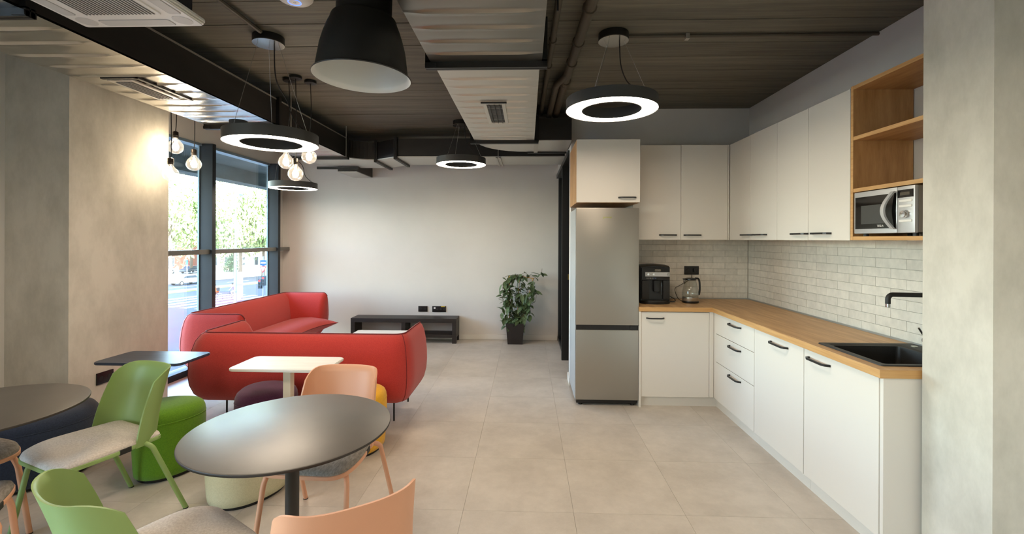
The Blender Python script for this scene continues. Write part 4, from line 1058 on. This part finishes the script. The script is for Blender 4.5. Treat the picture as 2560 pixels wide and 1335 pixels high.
G().box(-.36, .36, -.12, .12, .35, 3.2, .02).build('panel', SIGNW, t); G().box(-.2, .2, -.08, .08, 0, .35).build('foot', PGREY, t); G().box(-.3, .3, -.13, -.12, 1.7, 1.8).build('printed_band', mat('print_navy', (90, 110, 150), .6), t, smooth=False)
t = thing('railing', 'dark low street railing across the road before the brick house', 'railing', (-62, 81, GZ+.12), math.radians(75))
for q in range(9): G().box(-6+q*1.5, -5.95+q*1.5, -.025, .025, 0, 1.0).build('post', PGREY, t, smooth=False)
for z in (.5, .98): G().box(-6, 6.05, -.02, .02, z, z+.04).build('rail', PGREY, t, smooth=False)
# cyclists
def bicycle(label, x, y, rz):
    t = thing('bicycle', label, 'bicycle', (x, y, GZ), rz)
    for a in (-.52, .52):
        w = G().tube([(a+.33*math.cos(q*PI/14), 0, .345+.33*math.sin(q*PI/14)) for q in range(28)], .016, 6, closed=True).build('wheel', CLOTH['dark'], t)
        for q in range(4): G().tube([(a+.32*math.cos(q*PI/4), 0, .345+.32*math.sin(q*PI/4)), (a-.32*math.cos(q*PI/4), 0, .345-.32*math.sin(q*PI/4))], .003, 4).build('spoke', SILV, w)
    for p in ([(.52, 0, .345), (.40, 0, .98)], [(.42, 0, .82), (-.06, 0, .32)], [(.42, 0, .84), (-.18, 0, .80)], [(-.06, 0, .32), (-.2, 0, .93)], [(-.52, 0, .345), (-.06, 0, .32)], [(-.52, 0, .345), (-.18, 0, .80)]): G().tube(p, .018, 6).build('frame_tube', mat('bike_frame', (60, 72, 96), .4), t)
    G().tube([(.40, -.28, 1.02), (.44, 0, 1.0), (.40, .28, 1.02)], .014, 6).build('handlebar', BPLAS, t)
    G().box(-.32, -.08, -.07, .07, .93, .98, .02).build('saddle', BPLAS, t)
    return t
def rider(label, x, y, rz, top, legs, pack):
    t = thing('person', label, 'person', (x, y, GZ), rz)
    me = bpy.data.meshes.new('body')
    V = [(-.18, 0, 1.02), (-.12, 0, 1.22), (.0, 0, 1.45), (.05, 0, 1.55), (.09, 0, 1.66), (.11, 0, 1.78)]; E_ = [(0, 1), (1, 2), (2, 3), (3, 4), (4, 5)]; RD = [.15, .14, .15, .055, .09, .085]
    for sy in (-1, 1):
        k = len(V); V += [(.02, sy*.19, 1.44), (.18, sy*.24, 1.2), (.38, sy*.26, 1.04)]; E_ += [(2, k), (k, k+1), (k+1, k+2)]; RD += [.06, .045, .035]
        k = len(V); kn = (.22, sy*.1, .86 if sy > 0 else .72); ft = (.02, sy*.1, .46) if sy > 0 else (-.02, sy*.1, .2)
        V += [(-.16, sy*.1, .95), kn, ft, (ft[0]+.16, sy*.1, ft[2]-.05)]; E_ += [(0, k), (k, k+1), (k+1, k+2), (k+2, k+3)]; RD += [.1, .065, .045, .04]
    me.from_pydata(V, E_, []); o = bpy.data.objects.new('body', me); COL.objects.link(o); o.parent = t
    o.modifiers.new('skin', 'SKIN')
    for sv, r in zip(me.skin_vertices[0].data, RD): sv.radius = (r, r)
    me.skin_vertices[0].data[0].use_root = True
    o.modifiers.new('sub', 'SUBSURF').levels = 1; o.modifiers['sub'].render_levels = 1
    me.materials.append(SKIN)
    b = G(); b.loft([[(c[0]+rx*math.cos(q*PI/8)*.8, 1.12*rx*math.sin(q*PI/8), c[1]) for q in range(16)] for c, rx in (((-.17, .98), .17), ((-.13, 1.2), .165), ((-.04, 1.4), .19), ((.03, 1.5), .1))]); b.build('shirt', top, t)
    b = G()
    for sy in (-1, 1): b.tube([(-.16, sy*.09, .98), (.22, sy*.1, .86 if sy > 0 else .72)], [.12, .085], 10)
    b.build('trousers', legs, t)
    b = G(); b.lathe([(.001, .1), (.07, .085), (.1, .03), (.1, -.02), (.07, -.06)], (.095, 0, 1.75), 14); b.build('hair', CLOTH['hair'], t)
    if pack: G().box(-.36, -.17, -.15, .15, 1.1, 1.48, .05).build('backpack', CLOTH['dark'], t)
    return t
bicycle('bicycle ridden by the person in orange', -34.8, 49.8, PI-.1); rider('person in an orange shirt with a dark backpack riding a bicycle', -34.8, 49.8, PI-.1, CLOTH['orange'], CLOTH['dark'], True)
bicycle('bicycle ridden by the person in purple', -33.75, 51.25, PI-.05); rider('person in a purple top riding a bicycle beside the street lamp', -33.75, 51.25, PI-.05, CLOTH['purple'], CLOTH['light'], False)

# repeats share a group phrase
GROUPS = dict(side_chair='side chairs around the round tables', ring_pendant_lamp='ring pendant lamps', bulb_pendant_lamp='bare globe bulbs on cords', pouf='felt poufs in the seating area', base_cabinet='white base cabinets under the worktop', wall_cabinet='white wall cabinets', wall_socket='black wall sockets', street_tree='trees across the street', round_table='round dark tables', side_table='rectangular laptop tables', sofa='red sofas', bicycle='bicycles on the street', person='cyclists on the street', house='houses across the street', car='cars on the street', road_sign='road signs across the street', air_duct='ceiling air ducts', conduit='ceiling conduits')
for o in S.objects:
    q = o.name.split('.')[0]
    if o.parent is None and q in GROUPS and 'label' in o: o['group'] = GROUPS[q]
